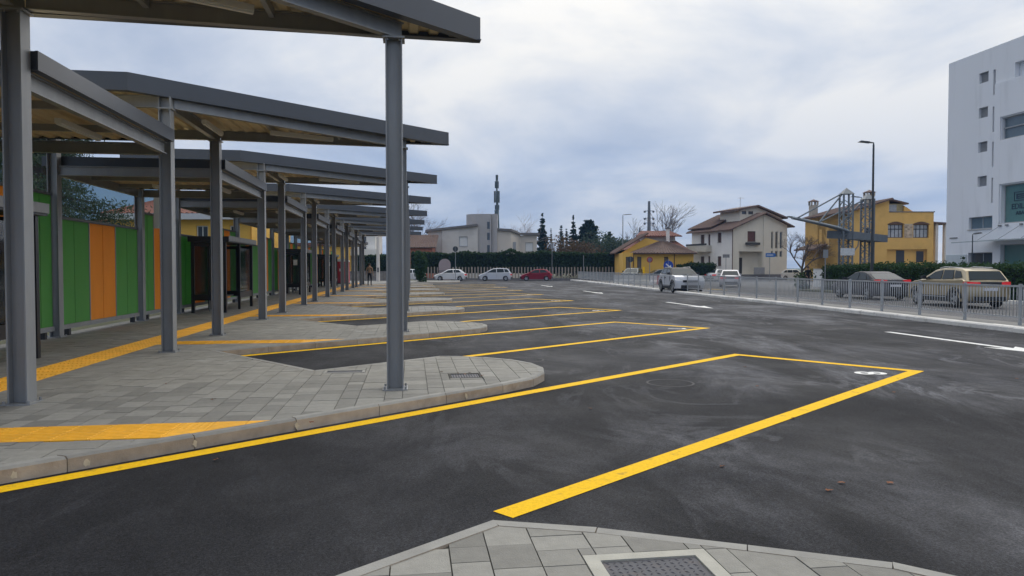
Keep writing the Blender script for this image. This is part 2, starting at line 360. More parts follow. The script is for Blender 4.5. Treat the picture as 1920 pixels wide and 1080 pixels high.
# near part: grout bed under separate pavers; far part: material only
NEAR_Y = 24.0
near_poly = [p for p in slab_poly]
pave = struct('pavement', MB().prism(clip_half(slab_poly, 0, 1, NEAR_Y), -0.2, PLZ-0.012), m_grout)
far = MB()
far.prism(clip_half(slab_poly, 0, -1, -NEAR_Y), -0.2, PLZ)
part('paving_field', far, m_farpave, pave)
for i in range(len(edge)-1):
    a, b = Vector(edge[i]), Vector(edge[i+1]); c, d = Vector(outline_in[i]), Vector(outline_in[i+1])
    L_ = (b-a).length; n = max(1, round(L_/1.0))
    for j in range(n):
        g = 0.004/L_
        t0, t1 = j/n + g, (j+1)/n - g
        q = [a.lerp(b, t0), a.lerp(b, t1), c.lerp(d, t1), c.lerp(d, t0)]
        nrm = (q[3]-q[0]).normalized()*0.018
        mb = MB()
        zt = PLZ + 0.004 + random.uniform(-0.003, 0.003)
        vs = [(*q[0], -0.1), (*q[1], -0.1), (*q[2], -0.1), (*q[3], -0.1), (*q[0], zt-0.022), (*q[1], zt-0.022), (*(q[0]+nrm), zt), (*(q[1]+nrm), zt), (*q[2], zt), (*q[3], zt)]
        mb.add(vs, [(0, 1, 5, 4), (4, 5, 7, 6), (6, 7, 8, 9), (2, 3, 9, 8), (1, 2, 8, 7, 5), (3, 0, 4, 6, 9)])
        ko = part('kerb_stone', mb, m_kerb, pave); ko.data.materials.append(m_kerbtop)
        ko.data.polygons[2].material_index = 1; ko.data.polygons[1].material_index = 1

m_mortar = mat('cream_mortar', (0.5, 0.44, 0.33), 0.9, 0.2, 14)
for i, (x, y) in enumerate(((-2.57, 6.11), (-1.9, 6.64), (-1.12, 7.25), (-2.95, 5.81), (0.65, 8.66))):
    r_ = random.Random(i); d_ = Vector((0.783, 0.622)); n_ = Vector((0.622, -0.783)); q = Vector((x, y)) + n_*0.004; pts = []
    for j in range(9):
        a_ = 2*math.pi*j/9; pts.append((r_.uniform(0.5, 1)*0.028*math.cos(a_), 0.05 + r_.uniform(0.4, 1)*0.045*math.sin(a_)))
    v0 = [(*(q + d_*u), z_) for u, z_ in pts]; v1 = [(*(q + d_*u - n_*0.012), z_) for u, z_ in pts]
    part('mortar_smear', MB().add(v0 + v1, [tuple(range(9)), tuple(range(17, 8, -1))] + [(j, 9+j, 9+(j+1) % 9, (j+1) % 9) for j in range(9)]), m_mortar, pave)
# tactile strips (x range of main, y range of cross strips)
TX0, TX1 = -5.46, -4.86
def cross(k): return (6.6 + PER*k, 7.2 + PER*k)
def in_manhole(x0, y0, x1, y1):
    for hx0, hy0, hx1, hy1 in HOLES:
        if x0 < hx1 and x1 > hx0 and y0 < hy1 and y1 > hy0: return True
    return False
HOLES = [(0.86, 2.93, 1.52, 3.58), (-1.24, 10.33, -0.66, 10.6), (0.5, 9.62, 0.95, 10.05)]
def in_view(x, y):
    dx = x*math.cos(R(7.947)) - y*math.sin(R(7.947)); dz = x*math.sin(R(7.947)) + y*math.cos(R(7.947))
    return dz > 2.9 and abs(dx) < dz*0.74
def near_view(x, y):
    dx = x*math.cos(R(7.947)) - y*math.sin(R(7.947)); dz = x*math.sin(R(7.947)) + y*math.cos(R(7.947))
    return dz > -1.0 and abs(dx) < dz*0.9 + 2.5
def local_poly(y):
    return [p for p in clip_half(clip_half(slab_poly, 0, 1, y+1.5), 0, -1, -(y-1.5))]
rects = []
rng = random.Random(3)
widths = [0.3, 0.2, 0.3, 0.2, 0.25, 0.3, 0.2]
x = -7.85; ci = 0
while x < 3.0:
    w = widths[ci % len(widths)]; ci += 1
    if x < TX0 < x + w: w = TX0 - x
    if abs(x - TX0) < 1e-6: x = TX1; continue
    x1 = x + w
    y = -1.6 + rng.random()*0.3
    while y < NEAR_Y:
        ln = rng.choice([0.2, 0.3, 0.3, 0.4]) if w > 0.22 else rng.choice([0.2, 0.3, 0.3])
        y1 = min(y + ln, NEAR_Y)
        if x >= TX1 - 1e-6:
            for k in range(-1, 3):
                c0, c1 = cross(k)
                if y < c0 < y1: y1 = c0
                if c0 - 1e-6 <= y < c1: y = None; ynext = c1; break
            if y is None: y = ynext; continue
        if y1 - y > 0.02: rects.append((x, y, x1, y1))
        y = y1
    x = x1
pavers = []
polys = {}
for (x0, y0, x1, y1) in rects:
    cx, cy = (x0+x1)/2, (y0+y1)/2
    if not near_view(cx, cy): continue
    subs = [(x0, y0, x1, y1)]
    for hx0, hy0, hx1, hy1 in HOLES:
        new = []
        for (a, b, c, d) in subs:
            if a < hx1 and c > hx0 and b < hy1 and d > hy0:
                if a < hx0: new.append((a, b, hx0, d))
                if c > hx1: new.append((hx1, b, c, d))
                m0, m1 = max(a, hx0), min(c, hx1)
                if b < hy0: new.append((m0, b, m1, hy0))
                if d > hy1: new.append((m0, hy1, m1, d))
            else: new.append((a, b, c, d))
        subs = new
    for (a, b, c, d) in subs:
        if c-a < 0.03 or d-b < 0.03: continue
        kk = round(cy)
        if kk not in polys: polys[kk] = local_poly(kk)
        g = 0.0035
        pl = clip_rect(polys[kk], a+g, b+g, c-g, d-g)
        if pl and abs(area(pl)) > 0.0015: pavers.append((math.hypot(cx, cy) + (0 if in_view(cx, cy) or in_view(cx+0.4, cy+0.3) else 100), pl))
pavers.sort(key=lambda t: t[0])
rest = MB()
for i, (d, pl) in enumerate(pavers):
    zt = PLZ + random.uniform(-0.002, 0.002)
    if i < 300:
        cx = sum(p[0] for p in pl)/len(pl); cy = sum(p[1] for p in pl)/len(pl)
        mb = MB().prism([(p[0]-cx, p[1]-cy) for p in pl], PLZ-0.03, zt)
        link('paver', mb.mesh('paver'), m_paver, pave, (cx, cy, 0))
    else: rest.prism(pl, PLZ-0.03, zt)
if rest.v: part('paver_field', rest, mat('concrete_paver_field', (0.235, 0.228, 0.203), 0.82, 0.25, 3.5, bump=0.25, bscale=120, stain=(0.42, 0.42, 0.4), stain_scale=1.1, stain_amt=0.5, stain_lo=0.56, stain_hi=0.76), pave, kind='stuff')
# tactile tiles
def tile_mesh(kind):
    mb = MB(); mb.box(-0.147, -0.147, PLZ-0.03, 0.147, 0.147, PLZ+0.001)
    if kind == 'dots':
        for i in range(5):
            for j in range(5):
                cx, cy = -0.116+0.058*i, -0.116+0.058*j
                mb.add([(cx-0.017, cy-0.017, PLZ+0.001), (cx+0.017, cy-0.017, PLZ+0.001), (cx+0.017, cy+0.017, PLZ+0.001), (cx-0.017, cy+0.017, PLZ+0.001), (cx, cy, PLZ+0.008)], [(0,1,4),(1,2,4),(2,3,4),(3,0,4)])
    else:
        for i in range(5):
            c = -0.116+0.058*i; a, h = 0.138, 0.006
            q = [(-a, c-0.015), (a, c-0.015), (a, c+0.015), (-a, c+0.015)]
            t = [(-a+0.01, c-0.008), (a-0.01, c-0.008), (a-0.01, c+0.008), (-a+0.01, c+0.008)]
            if kind == 'ribs_y': q = [(p[1], p[0]) for p in q][::-1]; t = [(p[1], p[0]) for p in t][::-1]
            mb.add([(*p, PLZ+0.001) for p in q] + [(*p, PLZ+0.001+h) for p in t], [(4,5,6,7),(0,1,5,4),(1,2,6,5),(2,3,7,6),(3,0,4,7)])
    me = mb.mesh('tactile_tile'); me.materials.append(m_tact); return me
TM = {k: tile_mesh(k) for k in ('dots', 'ribs_x', 'ribs_y')}
nt_ = 0
trest = MB()
def trest_add(x, y, kind):
    me = TM[kind]; o = len(trest.v)
    trest.v += [(v.co.x+x, v.co.y+y, v.co.z) for v in me.vertices]
    trest.f += [tuple(o+i for i in p.vertices) for p in me.polygons]
tiles = []
y = -0.85
while y < 72:
    for xx in (TX0+0.15, TX1-0.15): tiles.append((xx, y, 'ribs_y', None))
    y += 0.3
for k in range(-1, 8):
    c0, c1 = cross(k); pl0 = local_poly(c0+0.3)
    xx = TX1 + 0.15
    while xx < 0:
        for yy in (c0+0.15, c1-0.15):
            kind = 'dots' if xx > -2.3 else 'ribs_x'
            pl = clip_rect(pl0, xx-0.147, yy-0.147, xx+0.147, yy+0.147)
            if not pl: continue
            tiles.append((xx, yy, kind, None if abs(area(pl)) > 0.294**2*0.985 else pl))
        xx += 0.3
tiles.sort(key=lambda t: math.hypot(t[0], t[1]) + (0 if in_view(t[0], t[1]) else 100))
for (xx, yy, kind, pl) in tiles:
    if nt_ < 300 and yy < 40 and in_view(xx, yy):
        if pl is None: link('tactile_tile', TM[kind], None, pave, (xx, yy, 0)); nt_ += 1
        elif abs(area(pl)) > 0.004:
            part('tactile_tile', MB().prism(pl, PLZ-0.03, PLZ+0.003), m_tact, pave); nt_ += 1
    elif pl is None: trest_add(xx, yy, kind)
    elif abs(area(pl)) > 0.004: trest.prism(pl, PLZ-0.03, PLZ+0.003)
part('tactile_paving_field', trest, m_tact, pave, kind='stuff')

# manhole and drain covers
def cover(label, x0, y0, x1, y1, fw, frame_m, bumps):
    cx, cy = (x0+x1)/2, (y0+y1)/2
    t = thing('manhole_cover', label, 'manhole cover', (cx, cy, PLZ-0.01), group='covers set in the pavement')
    f = MB(); a, b = (x1-x0)/2-0.004, (y1-y0)/2-0.004; z0, z1 = -0.03, 0.012
    for r in ((-a, -b, a, -b+fw), (-a, b-fw, a, b), (-a, -b+fw, -a+fw, b-fw), (a-fw, -b+fw, a, b-fw)): f.box(r[0], r[1], z0, r[2], r[3], z1)
    part('frame', f, frame_m, t)
    iron = mat('cast_iron', (0.045, 0.047, 0.06), 0.5, 0.25, 12, metal=0.3, stain=(0.12, 0.08, 0.06), stain_scale=9, stain_amt=0.4)
    part('plate', MB().box(-a+fw+0.006, -b+fw+0.006, z0, a-fw-0.006, b-fw-0.006, 0.004), iron, t)
    if bumps:
        m = MB(); rg = random.Random(1)
        nx, ny = int((a-fw)*2/0.036), int((b-fw)*2/0.036)
        for i in range(nx):
            for j in range(ny):
                px, py = -a+fw+0.03+i*0.036, -b+fw+0.03+j*0.036
                if px > a-fw-0.02 or py > b-fw-0.02: continue
                an = (R(45) if (i+j) % 2 else R(-45)); dx, dy = math.cos(an)*0.015, math.sin(an)*0.015; ex, ey = -dy*0.36, dx*0.36
                m.add([(px-dx, py-dy, 0.004), (px+ex, py+ey, 0.004), (px+dx, py+dy, 0.004), (px-ex, py-ey, 0.004), (px, py, 0.0085)], [(0,3,4),(3,2,4),(2,1,4),(1,0,4)])
        part('tread_lozenges', m, iron, t, kind='stuff')
    return t
cover('black lozenge-tread manhole cover in concrete frame on the pavement tip underfoot', *HOLES[0], 0.075, mat('cover_frame_concrete', (0.4, 0.39, 0.34), 0.85, 0.12, 8, bump=0.2, bscale=80), True)
cover('narrow dark drain grate on first island behind the front steel post', *HOLES[1], 0.04, m_kerbtop, False)
cover('small dark cover ringed with dead leaves near the first island kerb', *HOLES[2], 0.03, m_grout, True)

# ------------------------------------------------------------------ painted lines on the lot
def stripe(a, b, w, m, name='painted_line', z=0.004, ext=0.0):
    a, b = Vector(a), Vector(b); d = (b-a).normalized(); n = Vector((-d.y, d.x))*w/2
    a = a - d*ext; b = b + d*ext
    mb = MB().add([(*(a-n), z), (*(b-n), z), (*(b+n), z), (*(a+n), z)], [(0, 1, 2, 3)])
    return part(name, mb, m, lot)
def polyline_paint(pts, w, m, z=0.004):
    o = offset_poly(pts, w/2); i_ = offset_poly(pts, -w/2); mb = MB(); n = len(pts)
    mb.add([(*p, z) for p in o] + [(*p, z) for p in i_], [(n+j, n+j+1, j+1, j) for j in range(n-1)])
    return part('bay_line', mb, m, lot)
def digit(ch, x, y, rz):
    cu = bpy.data.curves.new('bay_number', 'FONT'); cu.body = ch; cu.size = 0.62; cu.align_x = 'CENTER'; cu.align_y = 'CENTER'; cu.offset = 0.014
    o = bpy.data.objects.new('tmp', cu); C.objects.link(o)
    dg = bpy.context.evaluated_depsgraph_get(); me = bpy.data.meshes.new_from_object(o.evaluated_get(dg)); bpy.data.objects.remove(o)
    me.materials.clear()
    link('bay_number', me, m_white, lot, (x, y, 0.005), rz)
for k in range(0, 8):
    s = PER*k
    polyline_paint([(-3.42, 5.23+s), (-0.3, 7.67+s), (1.5, 9.09+s), (5.92, 12.5+s), (7.72, 10.12+s), (0.58, 4.58+s)], 0.18, m_yellow)
    digit(str(8-k), 6.86, 10.02+s, R(-100))
def arrow(y0, y1, x):
    w = 0.09; hl = 1.5
    mb = MB().add([(x-w, y1, 0.004), (x-w, y0+hl, 0.004), (x-0.36, y0+hl+0.25, 0.004), (x, y0, 0.004), (x+0.36, y0+hl+0.25, 0.004), (x+w, y0+hl, 0.004), (x+w, y1, 0.004)], [(0, 1, 2, 3, 4, 5, 6)])
    part('lane_arrow', mb, m_white, lot)
for y0 in (11.25, 26.9, 43.3, 59.6): arrow(y0, y0+5.2, 11.75)
# asphalt manholes (flush) and dead leaves
for x, y in ((3.55, 9.55), (1.95, 12.3)):
    mb = MB(); n = 28
    for i in range(n):
        a, b = 2*math.pi*i/n, 2*math.pi*(i+1)/n
        mb.add([(x+0.3*math.cos(a), y+0.3*math.sin(a), 0.004), (x+0.3*math.cos(b), y+0.3*math.sin(b), 0.004), (x+0.33*math.cos(b), y+0.33*math.sin(b), 0.004), (x+0.33*math.cos(a), y+0.33*math.sin(a), 0.004)], [(0, 1, 2, 3)])
    part('flush_manhole_ring', mb, mat('worn_ring', (0.032, 0.032, 0.036), 0.7, 0.2, 8), lot)
m_leaf = mat('dead_leaf', (0.16, 0.06, 0.025), 0.8, 0.3, 20, rnd=0.4)
rg = random.Random(11)
def leaf_mesh(seed):
    r = random.Random(seed); pts = []
    for i in range(9):
        a = 2*math.pi*i/9; q = 0.024*(1 if i % 2 else 0.6)*r.uniform(0.8, 1.2); pts.append((q*math.cos(a)*1.4, q*math.sin(a), r.uniform(0.004, 0.018)))
    me = MB().add([(0, 0, 0.012)] + pts, [(0, i+1, (i+1) % 9+1) for i in range(9)]).mesh('dead_leaf'); me.materials.append(m_leaf); return me
LM = [leaf_mesh(i) for i in range(4)]
spots = [(-0.75, 3.75, 0), (2.46, 5.45, 0), (3.15, 4.9, 0), (2.95, 4.75, 0), (3.5, 4.85, 0), (4.6, 9.1, 0), (6.1, 8.4, 0), (5.3, 10.9, 0), (-0.95, 7.02, PLZ), (0.42, 10.2, PLZ), (0.95, 9.72, PLZ+.005), (0.72, 9.84, PLZ+.01), (0.62, 9.95, PLZ+.01), (0.8, 9.98, PLZ+.01), (2.0, 7.9, 0), (8.6, 9.2, 0), (7.9, 14, 0), (-1.6, 6.2, 0.004), (6.6, 16, 0), (4.0, 7.1, 0), (-3.1, 9.6, PLZ), (-2.2, 8.4, PLZ)]
for i, (x, y, z) in enumerate(spots):
    o = link('dead_leaf', LM[i % 4], None, None, (x, y, z+0.002), rg.random()*6)
    tag(o, 'small brown dead leaf lying on the paving or asphalt', 'leaf', 'dead leaves scattered on the ground')

# ------------------------------------------------------------------ canopies
ZB, ZT = 4.38, 4.58            # angled canopy beams
LB, LT = 3.56, 3.76            # low canopy beams
def hpost(mb, x, y, z0, z1, s=0.2, t=0.016):
    mb.box(x-s/2, y-s/2, z0, x-s/2+t, y+s/2, z1); mb.box(x+s/2-t, y-s/2, z0, x+s/2, y+s/2, z1); mb.box(x-s/2+t, y-0.006, z0, x+s/2-t, y+0.006, z1)
    return mb
def corrugated(poly, z, pitch=0.25, h=0.04):
    mb = MB(); x0 = min(p[0] for p in poly); x1 = max(p[0] for p in poly)
    prof = [(0, 0), (0.4, 0), (0.5, 1), (0.9, 1), (1.0, 0)]
    x = x0
    while x < x1:
        for (a, za), (b, zb) in zip(prof[:-1], prof[1:]):
            xa, xb = x+a*pitch, x+b*pitch
            pl = clip_half(clip_half(poly, -1, 0, -xa), 1, 0, xb)
            if len(pl) >= 3 and abs(area(pl)) > 1e-5:
                f = lambda X: z + h*(za + (zb-za)*(X-xa)/(xb-xa))
                n = len(pl)
                mb.add([(px, py, f(px)) for px, py in pl] + [(px, py, f(px)+0.008) for px, py in pl], [tuple(range(n)), tuple(range(2*n-1, n-1, -1))])
        x += pitch
    return mb
def fascia(mb, a, b, z0, z1, lip=0.14):
    """vertical flashing along a->b (outside on the right of travel) with a return underneath"""
    a, b = Vector(a), Vector(b); d = (b-a).normalized(); n = Vector((-d.y, d.x))
    q = [a, b, b+n*0.03, a+n*0.03]
    mb.prism([tuple(p) for p in q], z0, z1)
    q = [a+n*0.031, b+n*0.031, b+n*lip, a+n*lip]
    mb.prism([tuple(p) for p in q], z0, z0+0.012)
    return mb
ORD = ['first', 'second', 'third', 'fourth', 'fifth', 'sixth', 'seventh', 'eighth']
def tube_lamp(parent, p, q):
    d = part('lamp_housing', MB().bar(p, q, 0.09, 0.07), m_tube, parent)
    part('diffuser', MB().bar(Vector(p)-Vector((0, 0, 0.045)), Vector(q)-Vector((0, 0, 0.045)), 0.05, 0.02), m_tube, d)
XB = -7.5
def angled_canopy():
    t = thing('angled_canopy', '', 'canopy', group='tall angled canopies along the platform')
    Bp, Ap, Cp = (-4.22, 5.3), (-4.22, 8.5), (-0.2, 8.9)
    for (x, y) in (Bp, Ap, Cp, (XB, 5.3), (XB, 8.5)):
        p = part('post', hpost(MB(), x, y, PLZ-0.01, ZB if x != -4.22 or y != 5.3 else ZT-0.02), m_galv, t)
        bp_ = MB().box(x-0.15, y-0.15, PLZ-0.012, x+0.15, y+0.15, PLZ+0.012)
        for sx in (-1, 1):
            for sy in (-1, 1): bp_.tube([(x+sx*0.125, y+sy*0.125, PLZ+0.012), (x+sx*0.125, y+sy*0.125, PLZ+0.045)], 0.014, 6)
        part('base_plate', bp_, m_galv, p)
        hd = MB().box(x-0.13, y-0.125, ZB-0.034, x+0.13, y+0.125, ZB-0.012)
        for sx in (-1, 1):
            for sy in (-1, 1): hd.tube([(x+sx*0.07, y+sy*0.09, ZB-0.06), (x+sx*0.07, y+sy*0.09, ZB-0.034)], 0.014, 6)
        part('head_plate', hd, m_galv, p)
    zc = (ZB+ZT)/2
    d = Vector((Cp[0]-Bp[0], Cp[1]-Bp[1], 0)).normalized()
    part('beam', MB().ibeam(Vector((Bp[0], Bp[1], zc))+d*0.14, Vector((Cp[0], Cp[1], zc))+d*0.12, 0.1, ZT-ZB), m_galv, t)
    part('beam', MB().ibeam((Ap[0]+0.11, Ap[1], zc), (Cp[0]-0.12, Cp[1], zc), 0.1, ZT-ZB), m_galv, t)
    part('beam', MB().ibeam((XB, 8.5, zc), (Ap[0]+0.1, 8.5, zc), 0.1, ZT-ZB), m_galv, t)
    part('beam', MB().ibeam((XB, 5.3, zc), (Bp[0]-0.11, 5.3, zc), 0.1, ZT-ZB), m_galv, t)
    part('beam', MB().ibeam((XB, 5.36, zc), (XB, 8.44, zc), 0.1, ZT-ZB), m_galv, t)
    part('beam', MB().ibeam((Ap[0], 5.42, zc+0.001), (Ap[0], 8.38, zc+0.001), 0.1, ZT-ZB), m_galv, t)
    for u in (0.33, 0.66):
        part('purlin', MB().bar((Ap[0]+u*4.0, 5.3+u*3.6+0.1, zc+0.05), (Ap[0]+u*4.0, 8.42+u*0.4, zc+0.05), 0.06, 0.1), m_galv, t)
    a, b, c, d_, e = (-7.8, 4.78), (-4.66, 4.78), (0.9, 9.42), (0.9, 9.52), (-7.8, 9.1)
    poly = [a, b, c, d_, e]
    part('roof_sheet', corrugated([(-7.76, 4.83), (-4.68, 4.83), (0.84, 9.44), (-7.76, 9.05)], ZT+0.012), m_sheet, t)
    top = MB().prism([(-7.76, 4.83), (-4.68, 4.83), (0.84, 9.44), (-7.76, 9.05)], ZT+0.19, ZT+0.2); part('roof_cap', top, m_fascia, t)
    for p, q in ((a, b), (b, c), (c, d_), (d_, e), (e, a)): part('fascia', fascia(MB(), p, q, ZT-0.03, ZT+0.27), m_fascia, t)
    tube_lamp(t, (-2.9, 7.6, ZT-0.16), (-1.7, 8.25, ZT-0.16)); tube_lamp(t, (-3.95, 6.6, ZT-0.16), (-3.95, 7.9, ZT-0.16))
    return t
def low_canopy():
    t = thing('low_canopy', '', 'canopy', group='low flat canopies over the shelters')
    ya, yb = 8.5, 13.3; zc = (LB+LT)/2
    part('beam', MB().ibeam((-4.22, ya+0.11, zc), (-4.22, yb-0.11, zc), 0.1, LT-LB), m_galv, t)
    part('beam', MB().ibeam((XB+0.02, ya+0.11, zc), (XB+0.02, yb-0.11, zc), 0.1, LT-LB), m_galv, t)
    for y in (ya, yb): part('beam', MB().ibeam((XB+0.11, y, zc), (-4.33, y, zc), 0.1, LT-LB), m_galv, t)
    for y in (10.1, 11.7): part('purlin', MB().bar((XB+0.1, y, LT-0.06), (-4.3, y, LT-0.06), 0.06, 0.1), m_galv, t)
    part('roof_sheet', corrugated([(-7.76, 8.66), (-4.1, 8.66), (-4.1, 13.14), (-7.76, 13.14)], LT+0.012), m_sheet, t)
    for p, q in (((-7.8, 8.63), (-4.09, 8.63)), ((-4.05, 8.61), (-4.05, 13.19)), ((-4.09, 13.17), (-7.8, 13.17)), ((-7.8, 13.14), (-7.8, 8.66))): part('fascia', fascia(MB(), p, q, LT+0.01, LT+0.22, 0.1), m_fascia, t)
    tube_lamp(t, (-4.75, 10.6, LT-0.16), (-4.75, 11.9, LT-0.16)); tube_lamp(t, (-6.2, 10.6, LT-0.16), (-6.2, 11.9, LT-0.16))
    return t
ac, lc = angled_canopy(), low_canopy()
for k in range(8):
    o = ac if k == 0 else copy_tree(ac); o.location = (0, PER*k, 0)
    nm = 'nearest' if k == 0 else ORD[k] + ' from the front'
    o['label'] = 'tall angled steel canopy with dark pointed fascia on grey posts, ' + ('the nearest one' if k == 0 else ORD[k] + ' along the platform')
    o = lc if k == 0 else copy_tree(lc); o.location = (0, PER*k, 0)
    o['label'] = 'low flat canopy with beige corrugated soffit between posts, ' + ('the nearest one' if k == 0 else ORD[k] + ' along the platform')

# ------------------------------------------------------------------ coloured screens
def screen(k, low):
    y0, y1 = ((8.5, 13.3) if low else (13.3, 16.53)); y0 += PER*k + 0.13; y1 += PER*k - 0.13
    top = 2.65 if low else 3.12; bot = 0.36; x = XB - 0.02
    lab = ('low' if low else 'tall') + ' green and orange mesh screen between steel posts, ' + ('nearest' if k == 0 else ORD[k]) + ' of its kind along the platform'
    t = thing('mesh_screen', lab, 'screen', (x, y0, PLZ), group='green and orange screens behind the platform')
    Lh = y1-y0; n = 3
    part('bottom_rail', MB().box(-0.04, 0, bot-0.1-PLZ, 0.04, Lh, bot-PLZ), m_galv, t)
    part('top_rail', MB().box(-0.04, 0, top-PLZ, 0.04, Lh, top+0.06-PLZ), mat('rail_grey', (0.1, 0.11, 0.12), 0.5, 0.1, 4), t)
    for i in range(n):
        a, b = Lh*i/n, Lh*(i+1)/n
        part('mesh_panel', MB().box(-0.012, a+0.025, bot-PLZ+0.002, 0.012, b-0.025, top-PLZ-0.002), m_orange if i == 1 else m_green, t)
        for yy in ([a+0.002, b-0.024] if i < n-1 else [a+0.002, b-0.024]): part('upright', MB().box(-0.02, yy, bot-PLZ, 0.02, yy+0.022, top-PLZ), m_galv, t)
        part('seam', MB().box(0.0125, (a+b)/2-0.012, bot-PLZ+0.01, 0.018, (a+b)/2+0.012, top-PLZ-0.01), m_orange if i == 1 else m_green, t)
    for yy in (0.4, Lh-0.4): part('foot', MB().box(-0.05, yy-0.05, -0.01, 0.05, yy+0.05, bot-0.1-PLZ), m_trimblk, t)
for k in range(8):
    screen(k, True); screen(k, False)

# ------------------------------------------------------------------ bus shelters
def shelter():
    t = thing('bus_shelter', '', 'bus shelter', group='black bus shelters under the low canopies')
    x0, x1, y0, y1 = -1.0, 0.0, 0.0, 3.95; H = 2.45
    for (x, y) in ((x1, y0), (x1, y1), (x0, y0), (x0, y1), (x0, y1/2)): part('post', MB().box(x-0.05, y-0.05, 0, x+0.05, y+0.05, H-0.12), m_black, t)
    rf = MB().prism([(x0-0.12, y0-0.12), (x1+0.16, y0-0.12), (x1+0.16, y1+0.12), (x0-0.12, y1+0.12)], H-0.12, H+0.06)
    part('roof', rf, m_black, t); part('roof_trim', MB().box(x1+0.161, y0-0.125, H-0.08, x1+0.185, y1+0.125, H+0.08), m_galv, t)
    for (a, b) in (((x0, y0), (x1, y0)), ((x0, y1), (x1, y1)), ((x0, y0), (x0, y1))):
        part('rail', MB().bar((*a, 0.5), (*b, 0.5), 0.06, 0.2), m_black, t); part('rail', MB().bar((*a, H-0.2), (*b, H-0.2), 0.06, 0.12), m_black, t)
    part('rail', MB().box(x1-0.03, y0+2.0, 0.4, x1+0.03, y1-0.05, 0.62), m_black, t); part('post', MB().box(x1-0.04, y0+1.95, 0, x1+0.04, y0+2.03, H-0.12), m_black, t)
    def pane(xa, ya, xb, yb, z0=0.6, z1=H-0.26):
        part('glass_pane', MB().bar((xa, ya, (z0+z1)/2), (xb, yb, (z0+z1)/2), 0.012, z1-z0), m_shglass, t)
    pane(x0+0.06, y0, -0.54, y0); pane(-0.46, y0, x1-0.06, y0); part('mullion', MB().box(-0.535, y0-0.03, 0.6, -0.465, y0+0.03, H-0.26), m_black, t)
    pane(x0+0.06, y1, -0.54, y1); pane(-0.46, y1, x1-0.06, y1); part('mullion', MB().box(-0.535, y1-0.03, 0.6, -0.465, y1+0.03, H-0.26), m_black, t)
    pane(x0, y0+0.06, x0, y1/2-0.06); pane(x0, y1/2+0.06, x0, y1-0.06); pane(x1, y0+2.05, x1, y1-0.06, 0.64)
    b = part('bench', MB().box(x0+0.12, y0+0.5, 0.44, x0+0.48, y1-0.6, 0.48), m_galv, t)
    for yy in (0.8, 2.0, 3.1): part('leg', MB().box(-0.72, yy-0.02, 0, -0.68, yy+0.02, 0.44), m_galv, b)
    part('notice', MB().box(-0.33, y0-0.012, 1.62, -0.12, y0-0.008, 1.92), mat('paper', (0.7, 0.7, 0.68), 0.7, 0.05), t)
    return t
sh = shelter()
for i, k in enumerate((0, 2, 4, 6)):
    o = sh if i == 0 else copy_tree(sh); o.location = (-6.1, 8.78 + PER*k, PLZ)
    o['label'] = 'black framed glass bus shelter, ' + ('partly hidden behind the nearest left post' if i == 0 else ['', 'second', 'third', 'farthest'][i] + ' from the camera along the screens')

# ------------------------------------------------------------------ right kerb, footway and railing
def along(pts, step):
    out = []; carry = 0
    for a, b in zip(pts[:-1], pts[1:]):
        a, b = Vector(a), Vector(b); L_ = (b-a).length; t = carry
        while t < L_: out.append((a.lerp(b, t/L_), (b-a).normalized())); t += step
        carry = t - L_
    return out
def smooth_line(pts, n=6):
    out = []
    P = [Vector(p) for p in pts]
    for i in range(len(P)-1):
        p0, p1, p2, p3 = P[max(i-1, 0)], P[i], P[i+1], P[min(i+2, len(P)-1)]
        for j in range(n):
            t = j/n
            out.append(0.5*((2*p1) + (p2-p0)*t + (2*p0-5*p1+4*p2-p3)*t*t + (3*p1-p0-3*p2+p3)*t**3))
    out.append(P[-1]); return [tuple(p) for p in out]
FL = smooth_line(FENCE)
fw_in = offset_poly(FL, -0.3); fw_out = offset_poly(FL, -1.3)
foot = struct('footway', MB().prism(fw_in + fw_out[::-1], -0.2, 0.125), mat('footway_concrete', (0.2, 0.195, 0.185), 0.85, 0.2, 2, bump=0.2, bscale=60))
ks = along(FL, 1.0)
for i in range(len(ks)-1):
    (p, d), (q, _) = ks[i], ks[i+1]
    n = Vector((d.y, -d.x)); d2 = (q-p).normalized()
    a, b = p + d2*0.004, q - d2*0.004
    zt = 0.135 + random.uniform(-0.006, 0.006)
    mb = MB(); b0 = n*0.025
    quad = [a, b, b+n*0.295, a+n*0.295]
    mb.add([(*quad[0], -0.1), (*quad[1], -0.1), (*quad[2], -0.1), (*quad[3], -0.1), (*quad[0], zt-0.035), (*quad[1], zt-0.035), (*(quad[0]+b0), zt), (*(quad[1]+b0), zt), (*quad[2], zt), (*quad[3], zt)],
           [(0, 4, 5, 1), (4, 6, 7, 5), (6, 9, 8, 7), (2, 8, 9, 3), (1, 5, 7, 8, 2), (3, 9, 6, 4, 0)])
    part('kerb_stone', mb, m_kerbpale, foot)
RL = offset_poly(FL, -0.62)
rail = thing('railing', 'long galvanised pedestrian railing of vertical bars along the right kerb', 'railing', (RL[12][0], RL[12][1], 0.125))
PZ = 0.125
posts = [x for x in along(RL, 2.05) if x[0].y > 6]
bars_far = MB(); nb = 0
barm = None
